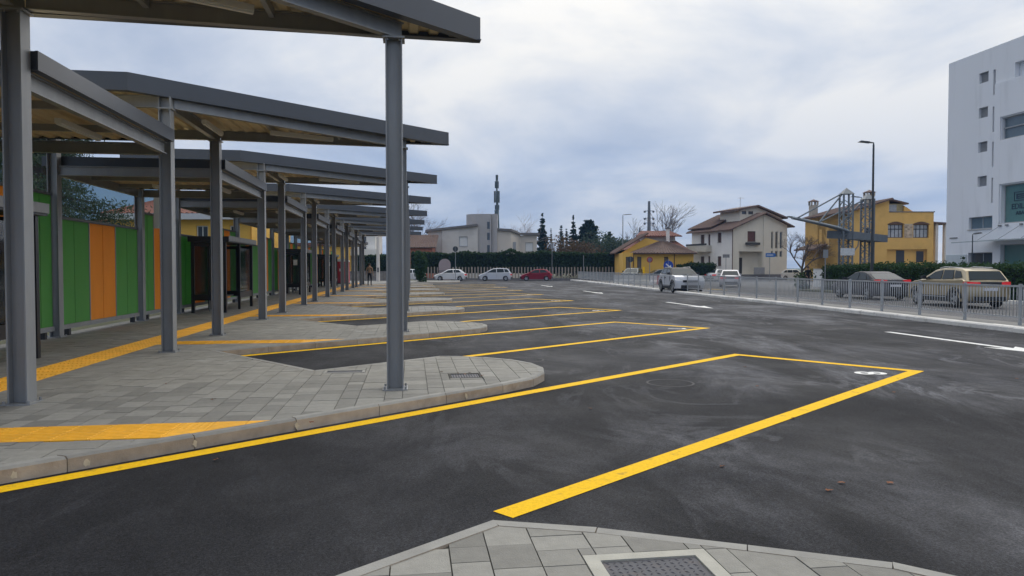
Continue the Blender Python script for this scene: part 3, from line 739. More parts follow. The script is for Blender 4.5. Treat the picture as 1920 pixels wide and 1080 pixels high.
for i in range(len(posts)-1):
    (p, d), (q, _) = posts[i], posts[i+1]
    d = (q-p).normalized()
    part('post', MB().bar((*p, PZ-0.02), (*p, PZ+1.06), 0.07, 0.05, (*d, 0)), m_rail, rail, True)
    a, b = p + d*0.05, q - d*0.05
    part('top_rail', MB().bar((*a, PZ+1.0), (*b, PZ+1.0), 0.04, 0.05), m_rail, rail, True)
    part('bottom_rail', MB().bar((*a, PZ+0.2), (*b, PZ+0.2), 0.04, 0.04), m_rail, rail, True)
    n = 16
    for j in range(n):
        c = a.lerp(b, (j+0.5)/n)
        if nb < 300 and c.y > 11.0:
            if barm is None: barm = MB().tube([(0, 0, PZ+0.22), (0, 0, PZ+0.976)], 0.012, 6).mesh('bar', True); barm.materials.append(m_rail)
            link('bar', barm, None, rail, (c.x-rail.location.x, c.y-rail.location.y, -rail.location.z)); nb += 1
        else: bars_far.bar((*c, PZ+0.22), (*c, PZ+0.976), 0.013, 0.013, (1, 0, 0))
part('bar_field', bars_far, m_rail, rail, True, kind='stuff')

# ------------------------------------------------------------------ cars
def lerp_tab(tab, x):
    for (a, fa), (b, fb) in zip(tab[:-1], tab[1:]):
        if x <= b: return fa + (fb-fa)*max(0, min(1, (x-a)/(b-a)))
    return tab[-1][1]
def loft_profile(prof, ys, wtab, hw, xtaper, L2, shrink=0.03):
    """extrude a closed side outline (x,z) across the car, narrowing with height and rounding the plan corners"""
    mb = MB(); n = len(prof); cz = sum(p[1] for p in prof)/n
    for s in ys:
        for (x, z) in prof:
            e = abs(s)
            k = 1 if e > 0.985 else 0
            xx = x - math.copysign(1, x)*xtaper*(e**3)*max(0, (abs(x)/L2-0.55)/0.45)
            zz = z - (shrink*0.6 if k and z > cz else 0)
            if k: xx -= math.copysign(1, x)*shrink*0.5*max(0, (abs(x)/L2-0.8)/0.2)
            mb.v.append((xx, s*hw*lerp_tab(wtab, z), zz))
    m = len(ys)
    for i in range(m-1):
        for j in range(n):
            j2 = (j+1) % n; mb.f.append((i*n+j, i*n+j2, (i+1)*n+j2, (i+1)*n+j))
    mb.f.append(tuple(range(n))); mb.f.append(tuple((m-1)*n + j for j in range(n-1, -1, -1)))
    return mb
def wheel_meshes(r, w):
    ty = MB(); n = 24
    prof = [(r*0.66, -w/2), (r*0.9, -w/2), (r, -w*0.36), (r, w*0.36), (r*0.9, w/2), (r*0.66, w/2)]
    for i in range(n):
        a = 2*math.pi*i/n
        for (q, y) in prof: ty.v.append((q*math.cos(a), y, q*math.sin(a)))
    m = len(prof)
    for i in range(n):
        for j in range(m-1):
            ty.f.append((i*m+j, ((i+1) % n)*m+j, ((i+1) % n)*m+j+1, i*m+j+1))
    rim = MB()
    for s in (-1, 1):
        for i in range(5):
            a = 2*math.pi*i/5
            c, t = Vector((math.cos(a), 0, math.sin(a))), Vector((-math.sin(a), 0, math.cos(a)))
            y = s*w*0.42; pts = []
            for q, hw_ in ((r*0.1, 0.05), (r*0.64, 0.04)):
                for u in (-1, 1): pts.append(c*q + t*(u*hw_) + Vector((0, y, 0)))
            for q, hw_ in ((r*0.1, 0.05), (r*0.64, 0.04)):
                for u in (-1, 1): pts.append(c*q + t*(u*hw_) + Vector((0, y-s*0.03, 0)))
            rim.add(pts, [(0, 1, 3, 2), (4, 6, 7, 5), (0, 2, 6, 4), (1, 5, 7, 3), (0, 4, 5, 1), (2, 3, 7, 6)])
    pr_ = [(r*0.6, -w*0.46), (r*0.67, -w*0.48), (r*0.67, w*0.48), (r*0.6, w*0.46)]
    o = len(rim.v)
    for i in range(n):
        a = 2*math.pi*i/n
        for (q, y) in pr_: rim.v.append((q*math.cos(a), y, q*math.sin(a)))
    for i in range(n):
        for j in range(4): rim.f.append((o+i*4+j, o+((i+1) % n)*4+j, o+((i+1) % n)*4+(j+1) % 4, o+i*4+(j+1) % 4))
    rim.tube([(0, -w*0.44, 0), (0, w*0.44, 0)], r*0.14, 10)
    hub = MB().tube([(0, -w*0.3, 0), (0, w*0.3, 0)], r*0.62, 18)
    return ty.mesh('wheel', True), rim.mesh('rim'), hub.mesh('hub')
SPECS = {
 'suv': dict(L=4.45, W=1.84, r=0.35, fa=1.33, ra=-1.34, sill=0.26, H=1.62,
    top=[(2.20, 0.52), (2.2, 0.72), (2.1, 0.92), (1.7, 1.02), (1.02, 1.10), (0, 1.08), (-1.2, 1.10), (-1.95, 1.14), (-2.12, 1.08), (-2.2, 0.86), (-2.21, 0.5)],
    gh=[(1.15, 1.06), (0.30, 1.50), (-0.1, 1.58), (-0.8, 1.60), (-1.6, 1.54), (-1.78, 1.48), (-2.08, 1.06)],
    win=[[(0.78, 1.13), (0.22, 1.43), (-0.28, 1.51), (-0.34, 1.13)], [(-0.42, 1.13), (-0.36, 1.51), (-1.0, 1.51), (-1.14, 1.16)], [(-1.22, 1.17), (-1.1, 1.5), (-1.45, 1.46), (-1.68, 1.22)]]),
 'coupe_suv': dict(L=4.37, W=1.9, r=0.37, fa=1.3, ra=-1.38, sill=0.28, H=1.65,
    top=[(2.15, 0.5), (2.17, 0.8), (2.06, 1.02), (1.6, 1.1), (0.95, 1.14), (0, 1.14), (-1.2, 1.17), (-1.95, 1.2), (-2.1, 1.1), (-2.18, 0.85), (-2.18, 0.5)],
    gh=[(1.0, 1.1), (0.22, 1.52), (-0.2, 1.62), (-1.2, 1.60), (-1.7, 1.55), (-2.02, 1.14)],
    win=[[(0.66, 1.18), (0.16, 1.47), (-0.4, 1.54), (-0.42, 1.18)], [(-0.5, 1.19), (-0.48, 1.54), (-1.2, 1.52), (-1.3, 1.21)], [(-1.38, 1.22), (-1.28, 1.51), (-1.58, 1.48), (-1.75, 1.26)]]),
 'saloon': dict(L=4.72, W=1.84, r=0.33, fa=1.45, ra=-1.38, sill=0.2, H=1.43,
    top=[(2.33, 0.42), (2.34, 0.6), (2.2, 0.76), (1.6, 0.87), (0.98, 0.95), (0, 0.95), (-1.3, 0.98), (-1.75, 1.03), (-2.26, 1.0), (-2.34, 0.88), (-2.34, 0.45)],
    gh=[(1.15, 0.9), (0.22, 1.34), (-0.2, 1.41), (-0.7, 1.40), (-1.15, 1.30), (-1.95, 0.98)],
    win=[[(0.78, 0.98), (0.16, 1.29), (-0.3, 1.35), (-0.36, 0.98)], [(-0.43, 0.98), (-0.38, 1.35), (-0.9, 1.32), (-1.2, 1.02)], [(-1.26, 1.03), (-1.0, 1.3), (-1.12, 1.26), (-1.5, 1.06)]]),
 'hatch': dict(L=4.0, W=1.7, r=0.3, fa=1.2, ra=-1.25, sill=0.2, H=1.45,
    top=[(1.95, 0.4), (2.0, 0.55), (1.85, 0.72), (1.4, 0.86), (0.95, 0.95), (0, 0.95), (-1.2, 0.98), (-1.8, 1.0), (-1.94, 0.9), (-2.0, 0.6), (-1.98, 0.42)],
    gh=[(1.15, 0.9), (0.25, 1.36), (-0.2, 1.43), (-0.9, 1.42), (-1.35, 1.34), (-1.86, 0.95)],
    win=[[(0.8, 0.98), (0.2, 1.3), (-0.35, 1.36), (-0.4, 0.98)], [(-0.48, 0.99), (-0.44, 1.36), (-1.05, 1.33), (-1.4, 1.04)]]),
 'mpv': dict(L=4.1, W=1.72, r=0.31, fa=1.25, ra=-1.3, sill=0.2, H=1.56,
    top=[(2.02, 0.4), (2.05, 0.6), (1.9, 0.8), (1.45, 0.93), (1.1, 1.0), (0, 1.0), (-1.3, 1.02), (-1.9, 1.04), (-2.02, 0.95), (-2.05, 0.6), (-2.03, 0.42)],
    gh=[(1.4, 0.93), (0.4, 1.46), (-0.1, 1.54), (-1.1, 1.53), (-1.6, 1.47), (-1.95, 1.0)],
    win=[[(1.0, 1.02), (0.32, 1.4), (-0.1, 1.47), (-0.15, 1.02)], [(-0.22, 1.02), (-0.18, 1.47), (-1.0, 1.46), (-1.1, 1.04)], [(-1.17, 1.05), (-1.08, 1.45), (-1.45, 1.42), (-1.7, 1.08)]]),
 'old': dict(L=4.05, W=1.66, r=0.28, fa=1.22, ra=-1.25, sill=0.2, H=1.4,
    top=[(1.98, 0.4), (2.02, 0.55), (2.0, 0.76), (1.5, 0.86), (0.95, 0.93), (0, 0.93), (-1.2, 0.93), (-1.95, 0.92), (-2.02, 0.8), (-2.02, 0.5), (-2.0, 0.42)],
    gh=[(1.05, 0.9), (0.4, 1.33), (0.1, 1.38), (-1.0, 1.37), (-1.25, 1.33), (-1.8, 0.92)],
    win=[[(0.75, 0.96), (0.33, 1.3), (-0.2, 1.31), (-0.2, 0.96)], [(-0.27, 0.96), (-0.27, 1.31), (-0.9, 1.3), (-0.95, 0.97)], [(-1.02, 0.97), (-0.98, 1.29), (-1.12, 1.28), (-1.5, 0.98)]]),
}
def car(name, label, x, y, rz, spec, rgb, group=None, cladding=False, metal=0.3, roofm=None, tail='plain', z=0.0, coat=0.35, rough=0.3, gloss=0.5):
    S = SPECS[spec]; L2 = S['L']/2; hw = S['W']/2; sill = S['sill']; r = S['r']
    t = thing(name, label, 'car', (x, y, z), rz, group)
    pm = mat('paint_%s_%s' % (name, '_'.join('%d' % (c*100) for c in rgb)), rgb, rough, 0.03, 1.5, metal=metal, coat=coat, spec=gloss)
    bot = [(-L2+0.06, 0.32), (-L2+0.12, sill)]
    for ax in (S['ra'], S['fa']):
        ar = r + 0.055; a0 = math.asin((sill-r)/ar)
        for i in range(10):
            a = math.pi - a0 - (math.pi - 2*a0)*i/9; bot.append((ax + ar*math.cos(a), r + ar*math.sin(a)))
    bot += [(L2-0.14, sill), (L2-0.06, 0.32)]
    wt = [(0.15, 0.93), (0.45, 1.0), (0.75, 1.0), (1.0, 0.965), (1.2, 0.93)]
    ys = [-1, -0.96, -0.8, -0.45, 0, 0.45, 0.8, 0.96, 1]
    prof = bot + S['top']
    part('body', loft_profile(prof, ys, wt, hw, 0.22, L2), pm, t, auto=32)
    zb = S['gh'][0][1]; zr = max(p[1] for p in S['gh'])
    gt = [(zb-0.1, 0.93), (zb+0.1, 0.9), (zr, 0.71)]
    part('cabin', loft_profile([(p[0], p[1]) for p in S['gh']] , [-1, -0.94, -0.5, 0, 0.5, 0.94, 1], gt, hw, 0.05, L2, 0.04), roofm or pm, t, auto=32)
    part('underbody', MB().box(-L2+0.3, -hw+0.3, 0.2, L2-0.35, hw-0.3, 0.55), m_trimblk, t)
    gy = lambda zz: hw*lerp_tab(gt, zz)
    for poly in S['win']:
        for s in (-1, 1):
            mb = MB(); n = len(poly)
            a = [(px, s*(gy(pz)+0.008), pz) for px, pz in poly]; b = [(px, s*(gy(pz)-0.02), pz) for px, pz in poly]
            mb.add(a+b, [tuple(range(n)), tuple(range(2*n-1, n-1, -1))] + [(i, (i+1) % n, n+(i+1) % n, n+i) for i in range(n)])
            part('side_window', mb, m_carglass, t)
    def screen_glass(nm, lo, hi, out):
        (xa, za), (xb, zb_) = lo, hi
        d = Vector((xb-xa, 0, zb_-za)); nn = Vector((d.z, 0, -d.x)).normalized(); nn *= (1 if nn.x*out > 0 else -1)
        p0 = Vector((xa, 0, za)) + d*0.14 + nn*0.012; p1 = Vector((xa, 0, za)) + d*0.95 + nn*0.012
        w0, w1 = gy(p0.z)-0.1, gy(p1.z)-0.09
        mb = MB(); vs = [(p0.x, -w0, p0.z), (p0.x, w0, p0.z), (p1.x, w1, p1.z), (p1.x, -w1, p1.z)]
        vs += [tuple(Vector(v)-nn*0.03) for v in vs]
        mb.add(vs, [(0, 1, 2, 3), (7, 6, 5, 4), (0, 4, 5, 1), (1, 5, 6, 2), (2, 6, 7, 3), (3, 7, 4, 0)]); part(nm, mb, m_carglass, t)
    screen_glass('windscreen', S['gh'][0], S['gh'][1], 1); screen_glass('rear_window', S['gh'][-1], S['gh'][-2], -1)
    tyre, rim, hub = wheel_meshes(r, 0.21)
    for ax in (S['fa'], S['ra']):
        for s in (-1, 1):
            w = link('wheel', tyre, m_tyre, t, (ax, s*(hw-0.115), r)); link('rim', rim, m_rim, w); link('hub', hub, m_trimblk, w)
    ft, rt_ = S['top'][2], S['top'][-3]
    zf = S['top'][1][1] + 0.04; zr_ = (S['top'][-2][1] + S['top'][-3][1])/2
    for s in (-1, 1):
        part('headlight', MB().add([(L2-0.02-0.1, s*(hw-0.42), zf-0.06), (L2-0.16-0.1, s*(hw-0.07), zf-0.02), (L2-0.22-0.1, s*(hw-0.09), zf+0.09), (L2-0.08-0.1, s*(hw-0.42), zf+0.07),
             (L2+0.005, s*(hw-0.42), zf-0.06), (L2-0.2, s*(hw+0.002), zf-0.02), (L2-0.36, s*(hw-0.01), zf+0.1), (L2-0.05, s*(hw-0.42), zf+0.08)], [(4, 5, 6, 7), (0, 3, 2, 1), (0, 1, 5, 4), (1, 2, 6, 5), (2, 3, 7, 6), (3, 0, 4, 7)]), m_lamp, t)
        a = MB(); X0 = -L2
        a.add([(X0-0.012, s*(hw-0.5), zr_-0.07), (X0+0.06, s*(hw-0.1), zr_-0.07), (X0+0.36, s*(hw*0.975+0.012), zr_-0.03), (X0+0.3, s*(hw*0.97+0.012), zr_+0.07), (X0+0.07, s*(hw-0.1), zr_+0.08), (X0-0.0, s*(hw-0.5), zr_+0.06)], [(0, 1, 4, 5), (1, 2, 3, 4)])
        a.add([(X0+0.1, s*(hw-0.5), zr_-0.07), (X0+0.16, s*(hw-0.12), zr_-0.07), (X0+0.36, s*(hw-0.12), zr_-0.03), (X0+0.3, s*(hw-0.12), zr_+0.07), (X0+0.16, s*(hw-0.12), zr_+0.08), (X0+0.1, s*(hw-0.5), zr_+0.06)], [(0, 5, 4, 1), (1, 4, 3, 2)])
        part('tail_light', a, m_red, t)
        mx = S['gh'][0][0] - 0.42
        m = part('mirror', MB().box(mx-0.08, s*(hw*0.93), zb+0.06, mx+0.08, s*(hw*0.93+0.17), zb+0.2), m_trimblk if roofm or cladding else pm, t)
    part('bumper', MB().box(-L2-0.02, -hw+0.3, 0.3, -L2+0.2, hw-0.3, 0.46), m_trimblk, t)
    part('grille', MB().box(L2-0.2, -hw+0.45, zf-0.16, L2+0.012, hw-0.45, zf-0.02), m_trimblk, t)
    part('lower_intake', MB().box(L2-0.25, -hw+0.35, 0.3, L2+0.004, hw-0.35, 0.5), m_trimblk, t)
    zp = zr_-0.22
    part('licence_plate', MB().box(-L2-0.028, -0.26, zp-0.055, -L2+0.05, 0.26, zp+0.055), m_plate, t)
    part('licence_plate', MB().box(L2-0.05, -0.26, 0.52, L2+0.022, 0.26, 0.62), m_plate, t)
    if tail == 'band': part('tail_panel', MB().add([(-L2-0.006, -hw+0.48, zr_-0.06), (-L2-0.006, hw-0.48, zr_-0.06), (-L2+0.01, hw-0.48, zr_+0.07), (-L2+0.01, -hw+0.48, zr_+0.07), (-L2+0.14, -hw+0.48, zr_-0.06), (-L2+0.14, hw-0.48, zr_-0.06), (-L2+0.15, hw-0.48, zr_+0.07), (-L2+0.15, -hw+0.48, zr_+0.07)],
             [(0, 3, 2, 1), (4, 5, 6, 7), (0, 1, 5, 4), (3, 7, 6, 2), (0, 4, 7, 3), (1, 2, 6, 5)]), m_trimblk, t)
    if cladding:
        for s in (-1, 1):
            part('sill_trim', MB().box(S['ra']+r+0.07, s*(hw*0.9), sill-0.02, S['fa']-r-0.07, s*(hw*0.99+0.015), sill+0.2), m_trimblk, t)
            part('chrome_strip', MB().box(S['ra']+r+0.2, s*(hw*0.99+0.016), sill+0.14, S['fa']-r-0.2, s*(hw*0.99+0.024), sill+0.17), m_rim, t)
            for ax in (S['fa'], S['ra']):
                arch = MB(); r1, r2 = r+0.05, r+0.12; n = 10
                for i in range(n+1):
                    a = math.pi*(0.02 + 0.96*i/n)
                    for q in (r1, r2):
                        zz = r + q*math.sin(a)
                        for yy in (s*(hw*lerp_tab(wt, zz)-0.03), s*(hw*lerp_tab(wt, zz)+0.012)): arch.v.append((ax+q*math.cos(a), yy, zz))
                for i in range(n):
                    o = i*4
                    for j0, j1 in ((0, 1), (1, 3), (3, 2), (2, 0)): arch.f.append((o+j0, o+j1, o+4+j1, o+4+j0))
                part('arch_trim', arch, m_trimblk, t)
        for s in (-1, 1): part('roof_rail', MB().tube([(0.1, s*hw*0.66, zr-0.02), (-0.2, s*hw*0.66, zr+0.035), (-1.4, s*hw*0.66, zr+0.0)], 0.018, 6), m_rim, t)
    for s in (-1, 1):
        for hx in (S['win'][0][-1][0]+0.1, S['win'][1][-1][0]+0.12):
            part('door_handle', MB().box(hx-0.09, s*(hw*0.97), zb-0.16, hx+0.09, s*(hw*0.99+0.03), zb-0.12), m_trimblk if cladding else pm, t)
        for gx in (S['win'][0][0][0]+0.06, S['win'][0][-1][0]-0.04):
            part('door_gap', MB().box(gx-0.004, s*(hw*0.9), sill+0.14, gx+0.004, s*(hw*1.0+0.0015), zb-0.08), m_trimblk, t)
    return t
N_ = R(90)
def at(px, dz):                                  # ground position seen at photo column px, dz metres ahead
    dx = (px-960)/1350*dz; c, s = math.cos(R(7.947)), math.sin(R(7.947)); return (dx*c + dz*s, -dx*s + dz*c)
car('parked_car', 'champagne gold crossover with black lower trim behind the railing', *at(1792, 30.4), N_-R(7.5), 'suv', (0.40, 0.33, 0.21), cladding=True, metal=0.55, tail='band')
car('parked_car', 'dark grey saloon ahead of the gold crossover behind the railing', *at(1630, 37.6), N_-R(5), 'saloon', (0.035, 0.035, 0.043), metal=0.0, coat=0.0, rough=0.35, gloss=0.12)
car('parked_car', 'white sporty off-road car with dark roof facing the camera beyond the railing', *at(1276, 47.3), R(-94), 'coupe_suv', (0.62, 0.64, 0.68), roofm=m_trimblk, metal=0.2, cladding=True)
car('parked_car', 'silver grey crossover seen squarely from behind in the street', 26.6, 57.6, N_+R(-24), 'hatch', (0.5, 0.5, 0.53), metal=0.4, tail='band')
car('parked_car', 'white compact hatchback parked before the hedge, left of the silver people carrier', 4.7, 88.2, math.pi-R(8), 'hatch', (0.8, 0.8, 0.8), group='cars parked along the far hedge')
car('parked_car', 'silver people carrier parked before the hedge and pale pickets', 10.15, 87.5, math.pi-R(8), 'mpv', (0.62, 0.64, 0.68), group='cars parked along the far hedge', metal=0.45)
car('parked_car', 'dark red hatchback at the right end of the hedge parking', 15.1, 86.8, math.pi-R(10), 'hatch', (0.26, 0.012, 0.03), group='cars parked along the far hedge', metal=0.35)
car('parked_car', 'white car half hidden behind the shrub and far steel posts', -0.2, 88.8, math.pi-R(8), 'hatch', (0.8, 0.8, 0.8), group='cars parked along the far hedge')
car('parked_car', 'dark off-road car parked before the low yellow house', 25.0, 79.5, N_+R(150), 'suv', (0.05, 0.07, 0.07), group='cars parked by the houses')
car('parked_car', 'dark estate car beside the yellow marker by the low yellow house', 27.9, 78.9, math.pi, 'hatch', (0.07, 0.08, 0.09), group='cars parked by the houses')
car('parked_car', 'small white hatchback seen behind the white off-road car', 36.0, 81.5, N_+R(-50), 'hatch', (0.7, 0.71, 0.73), group='cars parked by the houses')
car('parked_car', 'old white angular hatchback parked right of the white house', 49.8, 89.0, R(-8), 'old', (0.72, 0.72, 0.68), group='cars parked by the houses', metal=0.0)
car('parked_car', 'white van-like car behind the pale low wall near the bare tree', 44.0, 66.5, R(-5), 'mpv', (0.75, 0.76, 0.77), group='cars parked by the houses', metal=0.0)
car('parked_car', 'white car glimpsed between the two lattice towers', 49.5, 67.5, R(-8), 'hatch', (0.75, 0.76, 0.77), group='cars parked by the houses', metal=0.0)

# ------------------------------------------------------------------ buildings
def wall(mb, x0, x1, z0, z1, holes, depth=0.18, y=0.0):
    """front wall in the local plane y, facing -y, with rectangular openings (xa,xb,za,zb) cut through and their reveals"""
    xs = sorted({x0, x1, *[h[0] for h in holes], *[h[1] for h in holes]}); zs = sorted({z0, z1, *[h[2] for h in holes], *[h[3] for h in holes]})
    for a, b in zip(xs[:-1], xs[1:]):
        for c, d in zip(zs[:-1], zs[1:]):
            cx, cz = (a+b)/2, (c+d)/2
            if any(h[0] < cx < h[1] and h[2] < cz < h[3] for h in holes): continue
            mb.add([(a, y, c), (b, y, c), (b, y, d), (a, y, d)], [(0, 1, 2, 3)])
    for (a, b, c, d) in holes:
        mb.add([(a, y, c), (b, y, c), (b, y, d), (a, y, d), (a, y+depth, c), (b, y+depth, c), (b, y+depth, d), (a, y+depth, d)], [(0, 4, 5, 1), (1, 5, 6, 2), (2, 6, 7, 3), (3, 7, 4, 0), (4, 7, 6, 5)])
    return mb
def window(t, a, b, c, d, y=0.0, frame_m=None, pane_m=None, sill=True, mull=1, depth=0.18, shutter=None):
    fm = frame_m or mat('brown_window_frame', (0.07, 0.035, 0.025), 0.6, 0.15, 5)
    f = MB(); yy = y+depth-0.07; w = 0.07
    for r in ((a+0.004, a+w, c+0.004, d-0.004), (b-w, b-0.004, c+0.004, d-0.004), (a+w, b-w, c+0.004, c+w), (a+w, b-w, d-w, d-0.004)): f.box(r[0], yy, r[2], r[1], yy+0.06, r[3])
    for i in range(1, mull+1):
        mx = a+(b-a)*i/(mull+1); f.box(mx-0.03, yy, c+w, mx+0.03, yy+0.06, d-w)
    fo = part('window', f, fm, t)
    n = mull+1
    for i in range(n):
        xa, xb = a+(b-a)*i/n + (w if i == 0 else 0.03), a+(b-a)*(i+1)/n - (w if i == n-1 else 0.03)
        if shutter:
            nsl = 10
            for j in range(nsl):
                z0 = c+w+(d-c-2*w)*j/nsl; part('slat', MB().box(xa, yy+0.01+0.01*(j % 2), z0, xb, yy+0.04, z0+(d-c-2*w)/nsl-0.012), shutter, fo)
        else: part('pane', MB().box(xa, yy+0.03, c+w, xb, yy+0.045, d-w), pane_m or m_window, fo)
    if sill: part('sill', MB().box(a-0.08, y-0.08, c-0.07, b+0.08, y+0.02, c-0.003), mat('stone_sill', (0.45, 0.43, 0.4), 0.8, 0.1, 5), fo)
    return fo
YAW = R(-7.947)
m_whitewall = mat('white_render', (0.8, 0.78, 0.74), 0.9, 0.05, 0.8, stain=(0.5, 0.48, 0.45), stain_scale=0.6, stain_amt=0.35, bump=0.1, bscale=50)
m_creamwall = mat('cream_render', (0.7, 0.65, 0.55), 0.9, 0.05, 0.8, stain=(0.5, 0.46, 0.4), stain_scale=0.6, stain_amt=0.3, bump=0.1, bscale=50)
m_yellowwall = mat('yellow_render', (0.68, 0.42, 0.13), 0.9, 0.07, 0.8, stain=(0.45, 0.28, 0.09), stain_scale=0.5, stain_amt=0.45, bump=0.1, bscale=50)
m_ochre = mat('ochre_render', (0.75, 0.45, 0.09), 0.9, 0.06, 0.8, stain=(0.5, 0.3, 0.08), stain_scale=0.5, stain_amt=0.3)
m_greywall = mat('grey_render', (0.42, 0.40, 0.40), 0.9, 0.05, 0.6, stain=(0.32, 0.31, 0.3), stain_scale=0.4, stain_amt=0.4)
m_palewall = mat('pale_grey_render', (0.62, 0.585, 0.55), 0.9, 0.05, 0.6, stain=(0.4, 0.38, 0.36), stain_scale=0.4, stain_amt=0.4)
m_plinth = mat('grey_plinth', (0.17, 0.165, 0.17), 0.9, 0.12, 3)
def tile_mat(name, rgb):
    m = mat(name, rgb, 0.85, 0.3, 6, stain=(rgb[0]*0.5, rgb[1]*0.55, rgb[2]*0.6), stain_scale=0.8, stain_amt=0.6)
    return m
m_tile = tile_mat('brown_roof_tile', (0.13, 0.085, 0.07)); m_redtile = tile_mat('red_roof_tile', (0.19, 0.08, 0.06))
def roof_plane(mb, p0, p1, p2, p3, th=0.14, pitch=0.36):
    """tiled slope p0-p1 along the eave, p3-p2 along the ridge, with raised tile courses running up the slope"""
    p0, p1, p2, p3 = map(Vector, (p0, p1, p2, p3)); nrm = (p1-p0).cross(p3-p0).normalized()
    mb.add([p0-nrm*th, p1-nrm*th, p2-nrm*th, p3-nrm*th, p0, p1, p2, p3], [(3, 2, 1, 0), (4, 5, 6, 7), (0, 1, 5, 4), (1, 2, 6, 5), (2, 3, 7, 6), (3, 0, 4, 7)])
    n = max(2, int((p1-p0).length/pitch))
    for i in range(n):
        ta, tb, tm = (i+0.08)/n, (i+0.72)/n, (i+0.4)/n
        h = nrm*0.07
        vs = [p0.lerp(p1, ta), p0.lerp(p1, tm)+h, p0.lerp(p1, tb), p3.lerp(p2, ta), p3.lerp(p2, tm)+h, p3.lerp(p2, tb)]
        vs = [v+nrm*0.003 for v in vs]
        mb.add(vs, [(0, 1, 4, 3), (1, 2, 5, 4), (0, 2, 1), (3, 4, 5)])
    return mb

# white two-storey house: gable front (local -y) and a long side wall (local -x)
t = thing('white_house', 'white two-storey house with brown tiled roofs and a tall glazed gable', 'house', (*at(1373, 92), 0), R(10.1))
SL = 9.5
m_shut = mat('brown_shutter', (0.085, 0.04, 0.03), 0.6, 0.15, 6)
XF[0] = lambda x, y, z: (y, SL-x, z)             # side wall: u from the far end to the near corner
holes = [(2.2, 3.1, 1.85, 3.15), (4.0, 4.5, 1.85, 3.15), (6.2, 7.05, 1.85, 3.1), (2.2, 3.1, 4.45, 6.1), (4.0, 4.5, 4.3, 6.1), (6.2, 7.05, 4.92, 6.2)]
part('wall', wall(MB(), 0, SL, 0.75, 6.7, holes), m_whitewall, t)
for h in holes: window(t, *h, shutter=m_shut, mull=0, sill=h[2] < 2 or h[2] > 4.6)
b = part('balcony', MB().box(0.0, -0.9, 3.75, 4.8, -0.01, 4.6), mat('balcony_concrete', (0.6, 0.56, 0.48), 0.9, 0.1, 3), t)
part('flower_box', MB().box(0.0, -0.95, 4.62, 4.8, -0.75, 4.85), mat('planter_dark', (0.05, 0.05, 0.05), 0.8, 0.2, 5), b)
XF[0] = None
holes = [(2.24, 3.46, 4.95, 6.3), (1.0, 4.55, 0.75, 3.7)]
sl = [(5.85, 6.17, 4.1, 6.3), (6.5, 6.9, 4.1, 6.3), (7.2, 7.6, 4.1, 6.3), (5.85, 6.17, 3.0, 3.8), (6.5, 6.9, 3.0, 3.8), (7.2, 7.6, 3.0, 3.8)]
g = MB(); wall(g, 0, 4.77, 0.75, 6.7, holes, 1.0); wall(g, 4.77, 8.35, 0.75, 6.7, sl, 0.2)
g.add([(0, 0, 6.7), (8.35, 0, 6.7), (8.35, 0, 7.25), (4.77, 0, 8.55)], [(0, 1, 2, 3)])
part('gable_wall', g, m_creamwall, t)
part('wall', MB().box(0.4, 1.2, 0.75, 8.35, SL, 6.6).add([(8.35, 0, 0.75), (8.35, 1.2, 0.75), (8.35, 1.2, 7), (8.35, 0, 7)], [(0, 1, 2, 3)]), m_creamwall, t)
part('plinth', MB().box(-0.04, -0.04, -0.1, 8.39, SL, 0.749), m_plinth, t)
window(t, *holes[0], shutter=mat('red_brown_shutter', (0.13, 0.05, 0.04), 0.6, 0.15, 6), mull=0)
part('door', MB().box(1.25, 0.9, 0.78, 2.1, 0.99, 2.9), mat('dark_door', (0.03, 0.028, 0.03), 0.5, 0.1, 4), t)
part('flower_box', MB().box(1.9, -0.32, 4.55, 3.95, -0.03, 4.85), MATS['planter_dark'], t)
for h in sl: window(t, *h, frame_m=m_rim, mull=0, sill=False)
part('pilaster', MB().box(4.62, -0.1, 0.76, 4.92, -0.004, 8.4), m_creamwall, t)
rf = MB(); roof_plane(rf, (-0.65, SL+0.4, 6.5), (-0.65, -0.55, 6.5), (4.77, -0.55, 8.75), (4.77, SL+0.4, 8.75)); part('roof', rf, m_tile, t)
rf = MB(); roof_plane(rf, (9.15, -0.55, 7.0), (9.15, SL+0.4, 7.0), (4.77, SL+0.4, 8.75), (4.77, -0.55, 8.75)); part('roof', rf, m_tile, t)
rf = MB(); roof_plane(rf, (-0.3, SL+0.6, 7.0), (-0.3, 4.6, 7.0), (4.6, 4.6, 9.1), (4.6, SL+0.6, 9.1)); part('roof', rf, m_tile, t)
cw = [(2.5, 3.2, 8.6, 9.0), (3.5, 4.25, 8.6, 9.0)]
cl = MB(); wall(cl, 2.2, 4.7, 7.6, 9.1, cw, 0.15, 1.6); cl.add([(4.7, 1.6, 7.6), (8.8, 1.6, 7.0), (8.8, 1.6, 8.2), (4.7, 1.6, 9.65)], [(0, 1, 2, 3)]); cl.add([(2.2, 1.6, 7.6), (2.2, 1.6, 9.1), (2.2, 6, 9.1), (2.2, 6, 7.6)], [(0, 1, 2, 3)]); cl.add([(2.2, 1.6, 9.1), (4.7, 1.6, 9.1), (4.7, 1.6, 9.65)], [(0, 1, 2)])
part('clerestory', cl, m_creamwall, t)
for h in cw: window(t, *h, y=1.6, mull=0, sill=False, depth=0.15)
A_, B_ = 1.1, 6.5; q_ = [(1.4, 9.0), (4.7, 9.62), (9.35, 8.1)]
